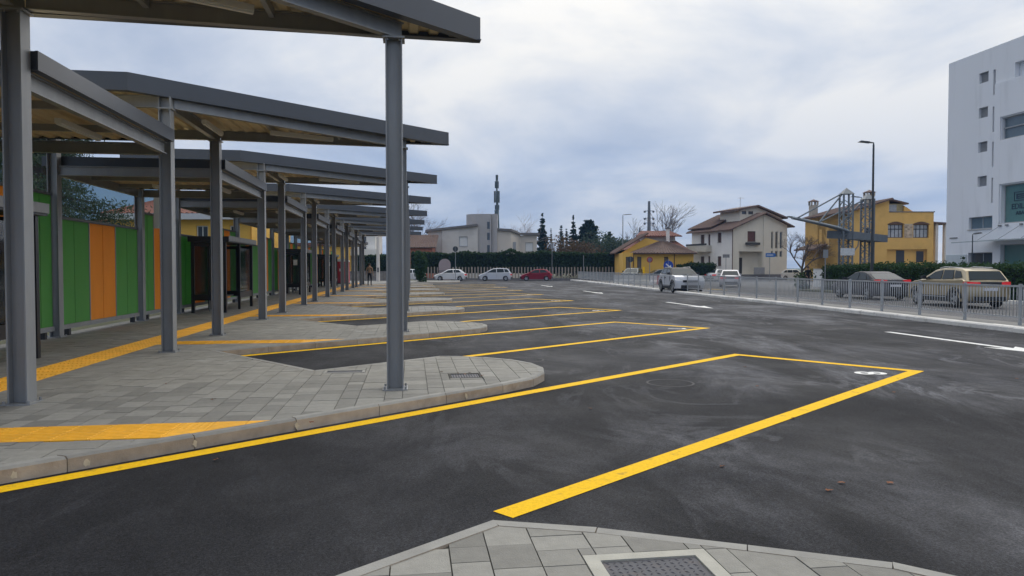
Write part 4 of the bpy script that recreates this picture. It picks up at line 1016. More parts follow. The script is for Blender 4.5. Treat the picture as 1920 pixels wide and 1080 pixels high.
part('roof', MB().add([(x, y, z) for y in (A_, B_) for x, z in q_] + [(x, y, z+0.22) for y in (A_, B_) for x, z in q_],
     [(0, 1, 7, 6), (1, 2, 8, 7), (3, 9, 10, 4), (4, 10, 11, 5), (6, 7, 10, 9), (7, 8, 11, 10), (0, 3, 4, 1), (1, 4, 5, 2), (0, 6, 9, 3), (2, 5, 11, 8)]), m_tile, t)
part('downpipe', MB().tube([(-0.06, -0.08, 6.5), (-0.06, -0.08, 0.2)], 0.055, 6), m_shut, t)
part('gutter', MB().tube([(-0.7, -0.5, 6.42), (-0.7, SL+0.3, 6.42)], 0.08, 6), m_shut, t)
a = part('aerial', MB().tube([(3.6, 3.5, 9.2), (3.6, 3.5, 11.0)], 0.03, 5), m_rail, t)
part('aerial_arm', MB().tube([(3.2, 3.5, 10.9), (4.2, 3.5, 10.9)], 0.02, 5), m_rail, a)
part('railing', MB().bar((2.6, -0.9, 1.2), (4.2, -0.9, 1.2), 0.06, 0.9), mat('grey_gate', (0.3, 0.3, 0.31), 0.6, 0.1, 4), t)

# low yellow house
t = thing('yellow_cottage', 'low yellow house with brown hipped roof left of the white house', 'house', (24.9, 83.0, 0), YAW)
holes = [(0.35, 0.85, 1.2, 2.9), (1.7, 2.2, 1.2, 2.9), (4.9, 5.4, 1.2, 2.9)]
part('wall', wall(MB(), 0, 8.4, 0.7, 3.4, holes), m_ochre, t); part('wall', MB().box(0, 0.3, 0.7, 8.4, 7, 3.35).add([(0, 0, 0.7), (0, 0, 3.4), (0, 0.3, 3.4), (0, 0.3, 0.7)], [(0, 1, 2, 3)]), m_ochre, t)
part('plinth', MB().box(0, -0.03, 0, 8.4, 7, 0.699), m_plinth, t)
for h in holes: window(t, *h, shutter=mat('grey_shutter', (0.13, 0.11, 0.1), 0.6, 0.1, 5), mull=0)
rf = MB(); roof_plane(rf, (1.2, -0.6, 3.35), (8.7, -0.6, 3.35), (6.0, 3.2, 4.8), (4.9, 3.2, 4.8)); part('roof', rf, m_tile, t)
rf = MB(); roof_plane(rf, (1.2, 7, 3.35), (1.2, -0.6, 3.35), (4.9, 3.2, 4.8), (4.9, 7, 4.8)); part('roof', rf, m_tile, t)
rf = MB(); roof_plane(rf, (8.7, -0.6, 3.35), (8.7, 7, 3.35), (6.0, 7, 4.8), (6.0, 3.2, 4.8)); part('roof', rf, m_tile, t)
g = MB().add([(0.1, 3.6, 3.3), (5.0, 3.6, 3.3), (5.0, 3.6, 4.9), (3.4, 3.6, 5.3)], [(0, 1, 2, 3)]); part('gable_wall', g, m_ochre, t)
rf = MB(); roof_plane(rf, (-0.6, 9, 3.4), (-0.6, 3.2, 3.4), (3.6, 3.2, 5.9), (3.6, 9, 5.9)); part('roof', rf, m_tile, t)
for x in (1.25, 6.1): part('downpipe', MB().tube([(x, -0.06, 3.3), (x, -0.06, 0.2)], 0.045, 6), m_shut, t)
t = thing('red_roof_house', 'red tiled house roof rising behind the low yellow house', 'house', (28.5, 94.0, 0), YAW)
part('wall', MB().box(0, 0, 0, 8.2, 8, 4.2), m_palewall, t)
rf = MB(); roof_plane(rf, (-0.5, -0.6, 4.0), (8.6, -0.6, 4.0), (7.4, 4, 5.6), (1.8, 4, 5.6)); part('roof', rf, m_redtile, t)
part('loggia', MB().box(2.6, 3.0, 5.2, 7.4, 7, 6.0), m_palewall, t)
rf = MB(); roof_plane(rf, (1.8, 2.2, 6.0), (8.2, 2.2, 6.0), (7.2, 5, 6.8), (3.0, 5, 6.8)); part('roof', rf, m_redtile, t)
ch = part('chimney', MB().box(5.9, 1.5, 4.6, 6.3, 1.9, 6.9), m_whitewall, t); part('chimney_cap', MB().box(5.8, 1.4, 6.9, 6.4, 2.0, 7.05), m_plinth, ch)

# yellow house on the right with parapet terrace block
t = thing('yellow_house', 'yellow house with flat parapet block and wide arched windows behind lattice towers', 'house', (48.0, 72.26, 0), YAW)
holes = [(3.2, 4.9, 4.85, 6.3), (5.95, 7.65, 4.85, 6.3), (3.15, 7.5, 1.7, 3.6)]
w_ = MB(); wall(w_, -0.6, 8.15, 0, 7.6, holes, 0.35); part('wall', w_, m_yellowwall, t)
part('wall', MB().box(-0.6, 0.6, 0, 8.15, 9, 7.5).add([(8.15, 0, 0), (8.15, 0.6, 0), (8.15, 0.6, 7.5), (8.15, 0, 7.6), (-0.6, 0, 7.6), (8.15, 0, 7.6), (8.15, 0.6, 7.5), (-0.6, 0.6, 7.5)], [(0, 1, 2, 3), (4, 5, 6, 7)]), m_yellowwall, t)
m_wf = mat('dark_blue_frame', (0.03, 0.035, 0.05), 0.5, 0.1, 5); m_curt = mat('curtained_pane', (0.32, 0.35, 0.4), 0.15, 0.3, 2, spec=0.8)
for h in holes[:2]:
    wo = window(t, *h, frame_m=m_wf, pane_m=m_curt, mull=3, sill=False, depth=0.3)
    part('transom', MB().box(h[0]+0.05, 0.2, h[3]-0.55, h[1]-0.05, 0.25, h[3]-0.47), m_wf, wo)
    ar = MB(); n = 10
    for i in range(n):
        a0, a1 = i/n, (i+1)/n; zc = lambda u: h[3]+0.02+0.28*math.sin(math.pi*u)
        xa, xb = h[0]-0.1+(h[1]-h[0]+0.2)*a0, h[0]-0.1+(h[1]-h[0]+0.2)*a1
        ar.add([(xa, -0.06, h[3]+0.003), (xb, -0.06, h[3]+0.003), (xb, -0.06, zc(a1)), (xa, -0.06, zc(a0)), (xa, -0.003, h[3]+0.003), (xb, -0.003, h[3]+0.003), (xb, -0.003, zc(a1)), (xa, -0.003, zc(a0))], [(0, 1, 2, 3), (3, 2, 6, 7), (0, 4, 5, 1)])
    part('arch', ar, mat('dark_brick_arch', (0.12, 0.07, 0.05), 0.9, 0.2, 8), wo)
st = part('stone_panel', MB().box(4.97, -0.02, 4.85, 5.88, -0.003, 6.35), mat('mortar_pale', (0.5, 0.42, 0.33), 0.9, 0.1, 5), t)
rg2 = random.Random(4); zz = 4.87
m_fs = mat('field_stone', (0.5, 0.4, 0.3), 0.9, 0.25, 3, rnd=0.3)
while zz < 6.2:
    h = 0.2; xx = 4.99
    while xx < 5.8:
        wv = rg2.uniform(0.16, 0.32); x1 = min(xx+wv, 5.87)
        part('stone', MB().box(xx+0.012, -0.05-rg2.random()*0.02, zz+0.012, x1-0.012, -0.021, zz+h-0.012), m_fs, st); xx = x1
    zz += h
part('door', MB().box(4.3, 0.33, 1.7, 5.2, 0.345, 3.5), m_wf, t); part('window', MB().box(6.5, 0.33, 2.2, 7.3, 0.345, 3.4), m_wf, t)
part('coping', MB().box(3.3, -0.06, 7.61, 8.25, 0.3, 7.7), m_plinth, t)
g = MB(); g.add([(-0.6, 0, 7.6), (3.3, 0, 7.6), (3.3, 0, 8.95), (-0.6, 0, 7.9)], [(0, 1, 2, 3)])
g.add([(3.3, 0, 7.6), (3.3, 5, 7.6), (3.3, 5, 8.95), (3.3, 0, 8.95)], [(0, 1, 2, 3)])
part('wall', g, m_yellowwall, t)
XF[0] = lambda x, y, z: (-0.6+y, 12.7-x, z)
hs = [(4.1, 4.9, 4.2, 6.2), (6.1, 6.9, 4.2, 6.2), (9.2, 10.0, 4.6, 6.0)]
part('wall', wall(MB(), 0, 12.7, 0, 7.9, hs), m_yellowwall, t)
for h in hs: window(t, *h, frame_m=m_wf, mull=0)
part('lean_to_roof', MB().add([(0.5, -1.6, 3.7), (6.5, -1.6, 3.7), (6.5, -0.01, 4.3), (0.5, -0.01, 4.3), (0.5, -1.6, 3.85), (6.5, -1.6, 3.85), (6.5, -0.01, 4.45), (0.5, -0.01, 4.45)], [(3, 2, 1, 0), (4, 5, 6, 7), (0, 1, 5, 4), (1, 2, 6, 5), (2, 3, 7, 6), (3, 0, 4, 7)]), m_tile, t)
XF[0] = None
part('window', MB().box(0.7, -0.05, 4.7, 1.25, -0.003, 5.9), m_wf, t)
rf = MB(); roof_plane(rf, (-1.2, 13.2, 7.72), (-1.2, -0.5, 7.72), (3.5, -0.5, 9.1), (3.5, 13.2, 9.1)); part('roof', rf, m_tile, t)
d_ = part('dormer', MB().box(3.45, 0.8, 7.5, 5.2, 4, 8.6), mat('dormer_panel', (0.42, 0.36, 0.2), 0.8, 0.1, 3), t)
part('pane', MB().box(3.6, 0.75, 7.65, 4.5, 0.79, 8.5), m_curt, d_)
part('roof', MB().add([(3.52, 0.3, 9.0), (5.6, 0.3, 8.5), (5.6, 4.4, 8.5), (3.52, 4.4, 9.0), (3.52, 0.3, 9.15), (5.6, 0.3, 8.65), (5.6, 4.4, 8.65), (3.52, 4.4, 9.15)], [(3, 2, 1, 0), (4, 5, 6, 7), (0, 1, 5, 4), (1, 2, 6, 5), (2, 3, 7, 6), (3, 0, 4, 7)]), m_tile, d_)
part('slope_parapet', MB().add([(5.2, 0.6, 7.5), (6.6, 0.6, 7.5), (5.2, 0.6, 8.4), (5.2, 0.9, 7.5), (6.6, 0.9, 7.5), (5.2, 0.9, 8.4)], [(0, 1, 2), (5, 4, 3), (1, 4, 5, 2)]), m_yellowwall, t)
for cx, cy, z0, z1 in ((2.6, 3.0, 8.6, 10.3), (0.1, 12.0, 7.6, 10.1)):
    ch = part('chimney', MB().box(cx-0.4, cy-0.4, z0, cx+0.4, cy+0.4, z1-0.7), mat('chimney_render', (0.42, 0.38, 0.32), 0.9, 0.15, 3), t)
    for sx in (-1, 1):
        for sy in (-1, 1): part('chimney_pier', MB().box(cx+sx*0.37-0.09, cy+sy*0.37-0.09, z1-0.7, cx+sx*0.37+0.09, cy+sy*0.37+0.09, z1-0.25), MATS['chimney_render'], ch)
    part('chimney_cap', MB().add([(cx-0.56, cy-0.56, z1-0.25), (cx+0.56, cy-0.56, z1-0.25), (cx+0.56, cy+0.56, z1-0.25), (cx-0.56, cy+0.56, z1-0.25), (cx, cy, z1+0.05)], [(3, 2, 1, 0), (0, 1, 4), (1, 2, 4), (2, 3, 4), (3, 0, 4)]), m_tile, ch)
part('terrace_roof', MB().bar((8.16, 1.2, 6.5), (9.9, 1.2, 6.4), 2.4, 0.18), m_tile, t)
for x in (8.7, 9.7): part('terrace_pillar', MB().box(x-0.15, 0.3, 0, x+0.15, 0.7, 6.38), m_palewall, t)

# tall white-grey office block (its long side runs with the row direction)
m_off = mat('office_cladding', (0.74, 0.76, 0.8), 0.75, 0.04, 0.4, stain=(0.58, 0.6, 0.63), stain_scale=0.9, stain_amt=0.5, stretch=(1, 1, 0.12))
t = thing('office_block', 'tall pale grey office block with small square windows at the right edge', 'building', (48.0, 59.3, 0), R(-90))
small = [(3.55, 4.55, z, z+0.88) for z in (17.25, 14.3, 11.4, 8.5)]
slits = [(5.05, 5.3, z, z+2.1) for z in (15.95, 12.9, 10.0, 7.0)]
big = [(6.05, 14, 12.1, 13.85), (6.1, 14, 5.25, 8.35), (2.65, 5.3, 4.9, 5.95), (2.65, 5.3, 0, 2.9), (6.1, 14, 0.2, 3.5)]
part('wall', wall(MB(), 0, 26, 0, 19.95, small+slits+big+[(7.2, 14, 16.85, 18.05)], 0.45), m_off, t)
part('wall', MB().box(0, 1.2, 0, 26, 16, 19.9).add([(0, 0, 0), (0, 0, 19.95), (0, 1.2, 19.95), (0, 1.2, 0), (0, 0, 19.95), (26, 0, 19.95), (26, 1.2, 19.9), (0, 1.2, 19.9)], [(0, 1, 2, 3), (4, 5, 6, 7)]), m_off, t)
part('front_volume', MB().box(5.36, -0.12, 3.95, 5.98, -0.003, 16.8).box(5.99, -0.12, 13.95, 26, -0.003, 16.8).box(5.99, -0.12, 8.45, 26, -0.003, 12.05).box(5.99, -0.12, 3.95, 26, -0.003, 5.2), m_off, t)
m_of = mat('office_frame', (0.33, 0.34, 0.36), 0.5, 0.08, 4)
m_teal = mat('teal_glazing', (0.10, 0.20, 0.19), 0.12, 0.12, 0.6, spec=0.8); m_lou = mat('louvre_grey', (0.2, 0.2, 0.2), 0.6, 0.1, 4)
for h in small:
    f = window(t, *h, frame_m=m_of, pane_m=m_lou, mull=0, sill=False, depth=0.3)
    for j in range(7): part('slat', MB().box(h[0]+0.09, 0.22, h[2]+0.1+j*0.1, h[1]-0.09, 0.28, h[2]+0.15+j*0.1), m_of, f)
for h in slits: window(t, *h, frame_m=m_of, mull=0, sill=False, depth=0.4)
f = window(t, *big[0], frame_m=m_of, mull=3, sill=True, depth=0.3, pane_m=mat('office_pane', (0.1, 0.14, 0.17), 0.1, 0.2, 1, spec=0.8)); part('transom', MB().box(6.1, 0.15, 12.95, 13.9, 0.22, 13.05), m_of, f)
shop = window(t, *big[1], frame_m=m_of, pane_m=m_teal, mull=0, sill=True, depth=0.4)
window(t, *big[2], frame_m=m_of, mull=1, sill=True, depth=0.3, pane_m=MATS['office_pane']); window(t, *big[3], frame_m=m_of, mull=1, sill=False, depth=0.4)
window(t, *big[4], frame_m=m_of, pane_m=m_teal, mull=0, sill=False, depth=0.4)
m_ink = mat('sign_ink', (0.012, 0.035, 0.06), 0.5, 0.05, 4)
def text_part(body, x, z, size, y, parent, m, name='lettering'):
    cu = bpy.data.curves.new(name, 'FONT'); cu.body = body; cu.size = size; cu.extrude = 0.01; cu.offset = 0.008
    o = bpy.data.objects.new('tmp', cu); C.objects.link(o); dg = bpy.context.evaluated_depsgraph_get()
    me = bpy.data.meshes.new_from_object(o.evaluated_get(dg)); bpy.data.objects.remove(o); me.materials.clear()
    q = link(name, me, m, parent, (x, y, z)); q.rotation_euler = (R(90), 0, 0); return q
yS = 0.345
text_part('EDILCA', 6.75, 6.35, 0.62, yS, shop, m_ink); text_part('ABALS', 7.2, 5.88, 0.42, yS, shop, m_ink)
lg = MB()
for r in ((7.0, 9.4, 7.66, 7.72), (7.0, 9.4, 6.98, 7.04), (7.0, 7.06, 7.04, 7.66), (7.22, 7.36, 7.14, 7.56), (7.36, 8.6, 7.44, 7.56), (7.36, 8.4, 7.29, 7.38), (7.36, 8.2, 7.14, 7.23)): lg.box(r[0], yS-0.012, r[2], r[1], yS+0.01, r[3])
part('emblem', lg, m_ink, shop)
cn = part('entrance_canopy', MB().add([(2.6, -1.6, 3.72), (14, -1.6, 3.8), (14, -0.125, 3.92), (5.4, -0.125, 3.86), (2.6, -1.6, 3.8), (14, -1.6, 3.88), (14, -0.125, 4.0), (5.4, -0.125, 3.94)], [(3, 2, 1, 0), (4, 5, 6, 7), (0, 1, 5, 4), (3, 7, 6, 2), (0, 4, 7, 3)]), mat('canopy_glass', (0.4, 0.45, 0.47), 0.15, 0.1, 2, alpha=0.75), t)
for x in (6.2, 8.3, 10.5): part('stay', MB().tube([(x, -0.13, 5.05), (x-0.9, -1.4, 3.9)], 0.025, 5), m_of, cn)
for x in (6.2, 6.9, 8.3, 10.5): part('bracket', MB().box(x-0.12, -0.25, 5.0, x+0.12, -0.12, 5.12), m_lou, t)
part('ground_glazing', MB().box(0.1, -0.06, 0.05, 2.5, -0.003, 2.75), mat('pale_glass', (0.5, 0.56, 0.6), 0.12, 0.05, 2), t)
part('downlight', MB().box(0.5, -0.06, 4.2, 1.4, -0.003, 4.3), m_lou, t)

# grey house with curved stair tower behind the hedge
t = thing('grey_house', 'grey modern house with curved stair tower and flat dark eaves behind hedge', 'house', (2.33, 112.0, 0), YAW)
def curved_block(mb, pts, z0, z1s):
    n = len(pts); mb.add([(x, y, z0) for x, y in pts] + [(x, y, z) for (x, y), z in zip(pts, z1s)], [(i, i+1, n+i+1, n+i) for i in range(n-1)]); return mb
lb = [(0.0, 6), (0.0, 1.6), (0.25, 0.8), (0.8, 0.25), (1.6, 0.0), (2.3, 0.0), (2.4, -0.3), (7.9, -0.3), (7.9, 6)]
ht = [7.1, 7.1, 7.15, 7.2, 7.3, 7.35, 7.4, 8.0, 8.0]
w_ = MB(); curved_block(w_, lb[:7], 0, ht[:7]); wall(w_, 2.4, 7.9, 0, 7.35, [(5.05, 6.35, 4.9, 6.4)], 0.25, -0.3)
w_.add([(2.4, -0.3, 7.35), (7.9, -0.3, 7.35), (7.9, -0.3, 8.0)], [(0, 1, 2)]); w_.add([(7.9, -0.3, 0), (7.9, 6, 0), (7.9, 6, 8), (7.9, -0.3, 8)], [(0, 1, 2, 3)])
part('wall', w_, m_palewall, t)
window(t, 5.05, 6.35, 4.9, 6.4, y=-0.3, frame_m=m_of, pane_m=mat('roller_blind', (0.68, 0.68, 0.68), 0.6, 0.04, 4), mull=0, depth=0.2)
ev = MB(); o2 = [(-0.4, 6), (-0.4, 1.5), (-0.1, 0.5), (0.6, -0.2), (1.6, -0.5), (7.9, -0.8), (7.9, 6)]; zz_ = [7.1, 7.1, 7.15, 7.2, 7.3, 7.98, 7.98]
n = len(o2); ev.add([(x, y, z) for (x, y), z in zip(o2, zz_)] + [(x, y, z+0.35) for (x, y), z in zip(o2, zz_)], [(i, (i+1) % n, n+(i+1) % n, n+i) for i in range(n)] + [(0, n-1, n-2, 1), (1, n-2, 2), (2, n-2, 3), (3, n-2, 4), (4, n-2, 5)] + [(n, n+1, n+n-2, n+n-1), (n+1, n+2, n+n-2), (n+2, n+3, n+n-2), (n+3, n+4, n+n-2), (n+4, n+5, n+n-2)])
part('eaves', ev, mat('dark_eaves', (0.16, 0.15, 0.15), 0.8, 0.1, 3), t)
tw = MB(); arc = [(6.0, 3.5)]
for i in range(9): a = math.pi + math.pi*0.5*i/8; arc.append((8.2+2.2*math.cos(a), 2.2+2.2*math.sin(a)))
arc += [(9.9, 0.0), (9.9, 0.25)]
for i in range(5): a = math.pi*1.25 + math.pi*0.25*i/4; arc.append((10.9+0.95*math.cos(a), 0.6+0.7*math.sin(a)))
arc += [(10.9, -0.1), (10.9, 4)]
curved_block(tw, arc, 0, [9.9]*len(arc)); nn_ = len(arc); tw.f.append(tuple(range(2*nn_-1, nn_-1, -1)))
part('stair_tower', tw, m_greywall, t)
for z in (7.6, 5.9, 4.0, 2.6): part('window', MB().box(9.35, -0.04, z, 9.75, -0.003, z+1.1), m_window, t)
part('tower_fin', MB().box(9.76, -0.12, 0.5, 9.95, -0.003, 9.4), m_greywall, t)
rb = MB(); rpts = [(10.9, 0.4), (13.0, 0.6), (14.5, 2.6), (17.1, 2.6), (17.1, 8)]
curved_block(rb, rpts[:3], 0, [7.3, 7.2, 6.8]); wall(rb, 14.5, 17.1, 0, 6.7, [(15.3, 16.5, 4.2, 5.6)], 0.25, 2.6); rb.add([(17.1, 2.6, 0), (17.1, 8, 0), (17.1, 8, 6.7), (17.1, 2.6, 6.7)], [(0, 1, 2, 3)])
part('wall', rb, mat('warm_grey_render', (0.6, 0.54, 0.48), 0.9, 0.06, 0.6), t)
window(t, 15.3, 16.5, 4.2, 5.6, y=2.6, frame_m=m_of, pane_m=MATS['roller_blind'], mull=0, depth=0.2)
part('window', MB().box(13.35, 0.98, 4.3, 13.8, 1.1, 5.6), m_of, t)
er = MB(); o3 = [(10.9, 0.1), (13.1, 0.2), (14.5, 2.1), (17.5, 2.1), (17.5, 8), (10.9, 8)]; z3 = [7.35, 7.25, 6.75, 6.75, 6.75, 7.35]; n = 6
er.add([(x, y, z) for (x, y), z in zip(o3, z3)] + [(x, y, z+0.35) for (x, y), z in zip(o3, z3)], [(i, (i+1) % n, n+(i+1) % n, n+i) for i in range(n)] + [(5, 4, 3, 2), (5, 2, 1, 0), (n+2, n+3, n+4, n+5), (n, n+1, n+2, n+5)])
part('eaves', er, MATS['dark_eaves'], t)
part('garage_roof', MB().box(8.0, -1.0, 3.4, 17.0, -0.1, 3.65), MATS['dark_eaves'], t)
t = thing('brick_house', 'low orange brick house with brown roof behind far canopies', 'house', (-2.5, 108, 0), YAW)
part('wall', MB().box(0, 0, 0, 5.6, 6, 4.6), mat('orange_brick', (0.36, 0.13, 0.08), 0.9, 0.2, 3), t)
rf = MB(); roof_plane(rf, (-0.4, -0.4, 4.6), (6.2, -0.4, 4.6), (6.2, 3.5, 6.6), (1.5, 3.5, 6.6)); part('roof', rf, m_tile, t)
t = thing('white_balcony_house', 'white house with balcony at the far end of the canopies', 'house', (-8.3, 104, 0), YAW)
holes = [(1.2, 2.0, 4.2, 6.0), (1.2, 2.0, 1.0, 2.6)]
part('wall', wall(MB(), -3, 3.2, 0, 7.2, holes), m_whitewall, t); part('wall', MB().box(-3, 0.3, 0, 3.2, 6, 7.1), m_whitewall, t)
for h in holes: window(t, *h)
part('balcony', MB().box(-0.5, -1.0, 3.3, 4.0, -0.01, 4.2), m_whitewall, t); part('roof', MB().box(-3.4, -0.6, 7.2, 3.8, 6, 7.45), m_tile, t)
for i, (x, y, lab) in enumerate(((46.5, 150, 'small white gabled house far behind the hedge left of street lamp'), (40.5, 128, 'long low white-walled building far behind the dark hedge'))):
    t = thing('white_building', lab, 'house', (x, y, 0), YAW)
    part('wall', MB().box(0, 0, 0, (5.5 if i == 0 else 6.5), 6, (5.0 if i == 0 else 3.6)), m_whitewall, t)
    rf = MB(); w = 5.5 if i == 0 else 6.5; h = 5.0 if i == 0 else 3.6
    roof_plane(rf, (-0.4, -0.4, h), (w+0.4, -0.4, h), (w*0.6, 3, h+1.3), (w*0.2, 3, h+1.3)); part('roof', rf, m_whitewall if i == 0 else m_plinth, t)
# yellow house behind the screens
t = thing('ochre_house', 'ochre house with pale gutter and red tiled roof above the screens', 'house', (-20.5, 53.0, 0), YAW)
holes = [(5.9, 6.7, 3.4, 4.5), (8.2, 8.9, 3.4, 4.5), (2.6, 3.4, 3.4, 4.5)]
part('wall', wall(MB(), 0, 9.6, 0, 4.9, holes), m_ochre, t); part('wall', MB().box(0, 0.3, 0, 9.6, 9, 4.85), m_ochre, t)
for h in holes: window(t, *h, frame_m=m_tube)
part('gutter', MB().box(-0.4, -0.55, 4.9, 10.0, 0.2, 5.3), mat('pale_gutter', (0.55, 0.57, 0.6), 0.5, 0.06, 3), t)
rf = MB(); roof_plane(rf, (-0.5, -0.5, 5.32), (10.1, -0.5, 5.32), (7, 4, 7.0), (3, 4, 7.0)); part('roof', rf, m_redtile, t)
t = thing('ochre_house', 'second ochre house wall glimpsed between far posts behind screens', 'house', (-22.0, 103.0, 0), YAW)
part('wall', MB().box(0, 0, 0, 13.4, 8, 4.6), m_ochre, t); part('roof', MB().box(-0.4, -0.4, 4.62, 13.7, 8, 5.0), m_redtile, t)
t = thing('terracotta_house', 'small red roofed house beyond the cedar above the screens', 'house', (-31.0, 78.0, 0), YAW)
part('wall', MB().box(0, 0, 0, 8, 6, 6.3), mat('pinkish_render', (0.5, 0.33, 0.26), 0.9, 0.1, 2), t)
rf = MB(); roof_plane(rf, (-0.5, -0.5, 6.3), (8.5, -0.5, 6.3), (7, 3, 8), (1, 3, 8)); part('roof', rf, m_redtile, t)

# ------------------------------------------------------------------ vegetation
def leaf_mat(name, rgb, var=0.45):
    m = mat(name, rgb, 0.75, var, 1.6, spec=0.2)
    nt = m.node_tree; b = nt.nodes['Principled BSDF']; out = nt.nodes['Material Output']
    tr = nt.nodes.new('ShaderNodeBsdfTranslucent'); tr.inputs[0].default_value = (rgb[0]*1.2, rgb[1]*1.3, rgb[2]*0.8, 1)
    ms = nt.nodes.new('ShaderNodeMixShader'); ms.inputs[0].default_value = 0.25
    nt.links.new(b.outputs[0], ms.inputs[1]); nt.links.new(tr.outputs[0], ms.inputs[2]); nt.links.new(ms.outputs[0], out.inputs[0])
    return m
m_hedge = leaf_mat('hedge_leaf', (0.03, 0.055, 0.022)); m_hedge2 = leaf_mat('laurel_leaf', (0.035, 0.07, 0.028))
m_conif = leaf_mat('conifer_needles', (0.022, 0.042, 0.03)); m_cedar = leaf_mat('cedar_needles', (0.045, 0.07, 0.05)); m_bark = mat('bark', (0.07, 0.055, 0.045), 0.95, 0.3, 5)
m_twig = mat('bare_twig', (0.10, 0.075, 0.06), 0.95, 0.2, 5); m_russet = leaf_mat('russet_leaf', (0.10, 0.065, 0.042))
def leaf(mb, p, s, rg, flat=0.0, slim=1.0):
    a = Vector((rg.gauss(0, 1), rg.gauss(0, 1), rg.gauss(0, 1)*(1-flat))).normalized(); b = a.orthogonal().normalized()
    b = (Matrix.Rotation(rg.random()*6.28, 3, a) @ b); c = a.cross(b)
    u = s*rg.uniform(0.6, 1.3); v = u*rg.uniform(0.35, 0.7)*slim; p = Vector(p)
    o = len(mb.v); mb.v += [tuple(p-b*u), tuple(p+c*v-b*u*0.1), tuple(p+b*u), tuple(p-c*v)]; mb.f.append((o, o+1, o+2, o+3))
def hedge(name, label, a, b, depth, h, n, size, m, z0=0.0, rough=0.15, group=None):
    a, b = Vector(a), Vector(b); d = (b-a); L_ = d.length; d.normalize(); nrm = Vector((-d.y, d.x)); rg = random.Random(hash(name) % 100 + int(L_))
    rg = random.Random(int(L_*10))
    t = thing(name, label, 'hedge', (a.x, a.y, 0), 0, group)
    core = MB(); a2 = Vector((0, 0)); pts = [a2+nrm*0.12, a2+d*L_+nrm*0.12, a2+d*L_+nrm*(depth-0.1), a2+nrm*(depth-0.1)]
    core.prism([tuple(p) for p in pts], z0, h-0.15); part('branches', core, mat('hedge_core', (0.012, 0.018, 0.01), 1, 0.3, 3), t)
    mb = MB(); bumps = [(rg.uniform(0, L_), rg.uniform(0.4, 1.4), rg.uniform(-1, 1)) for _ in range(int(L_*1.2)+3)]
    for _ in range(n):
        u = rg.uniform(0, L_); q = rg.random()
        off = sum(am*math.exp(-((u-c)/w)**2) for c, w, am in bumps)*rough
        if q < 0.62: p = a2+d*u+nrm*(rg.gauss(0.02, 0.1)-off*0.4); z = rg.uniform(z0, h+off)
        elif q < 0.95: p = a2+d*u+nrm*rg.uniform(0, depth); z = h+off+rg.gauss(-0.04, 0.1)
        else: p = a2+d*(0 if rg.random() < 0.5 else L_)+nrm*rg.uniform(0, depth); z = rg.uniform(z0, h)
        leaf(mb, (p.x, p.y, z), size, rg)
    part('foliage', mb, m, t, kind='stuff'); return t
hedge('hedge', 'tall dark green hedge behind the far parked cars', (0.0, 93.6), (29.0, 89.6), 1.6, 3.5, 15000, 0.17, m_hedge, 0.9, 0.16)
hedge('hedge', 'clipped green hedge behind the gold crossover and grey saloon', (28.2, 46.5), (27.4, 20), 1.4, 1.72, 26000, 0.07, m_hedge2, 0.0, 0.06)
hedge('hedge', 'dark low hedge between low yellow house and white house', (31.0, 81.0), (35.4, 80.4), 1.0, 2.0, 2500, 0.12, m_hedge, 0.0, 0.1)
hedge('hedge', 'green hedge behind the standing man at the platform end', (-7.0, 92.5), (-1.0, 92.0), 1.5, 3.2, 3000, 0.15, m_hedge, 0.0, 0.1)

def conifer(label, x, y, h, r, n, m, pw=0.9, droop=0.25, size=0.2, base=0.08, cat='tree', name='conifer_tree', seed=1, group=None, levels=26):
    rg = random.Random(seed); t = thing(name, label, cat, (x, y, 0), 0, group)
    part('trunk', MB().tube([(0, 0, 0), (0, 0, h*0.5), (0, 0, h*0.97)], [r*0.09+0.05, r*0.06+0.03, 0.02], 7), m_bark, t)
    mb = MB(); br = MB(); per = max(4, n//(levels*9))
    for i in range(levels):
        u = base + (1-base)*(i+rg.random()*0.6)/levels; z0 = h*u; rr = r*max(0.03, (1-u))**pw
        for j in range(9):
            an = rg.random()*6.283; q = rr*rg.uniform(0.55, 1.12)
            tip = Vector((q*math.cos(an), q*math.sin(an), z0 - q*droop + rg.gauss(0, 0.05)*r)); st = Vector((0, 0, z0))
            if rr > 0.3: br.tube([st, st.lerp(tip, 0.9)], [0.015+0.012*rr, 0.006], 4, False)
            for _ in range(per):
                f = rg.random()**0.6; p = st.lerp(tip, f) + Vector((rg.gauss(0, 1), rg.gauss(0, 1), rg.gauss(-0.15, 0.45)))*(0.03+0.12*rr*(1.1-f*0.6))
                leaf(mb, p, size*min(1, 0.35+rr*0.5), rg, 0.3, 0.5 if name == 'cedar_tree' else 0.85)
    if br.v: part('limbs', br, m_bark, t, kind='stuff')
    part('crown', mb, m, t, kind='stuff'); return t
G = 'evergreens far behind the hedge'
conifer('tall dark conical spruce just right of the grey house', 25.26, 138.2, 12.4, 2.6, 9000, m_conif, seed=2, group=G, size=0.3)
conifer('thin conifer spire between the spruce and the cypresses', 26.9, 137.9, 9.4, 1.0, 2600, m_conif, seed=3, group=G, size=0.22)
conifer('slender dark cypress, left one of the pair', 28.85, 137.6, 9.9, 0.85, 3600, m_conif, pw=0.45, droop=-0.8, seed=4, group=G, size=0.22, base=0.02)
conifer('slender dark cypress, shorter right one of the pair', 29.9, 137.5, 9.2, 0.7, 3200, m_conif, pw=0.45, droop=-0.8, seed=5, group=G, size=0.22, base=0.02)
conifer('open-branched fir with a long pointed tip behind the hedge', 31.2, 137.3, 12.0, 3.4, 5200, m_conif, pw=1.25, droop=0.1, seed=6, group=G, size=0.3, levels=18)
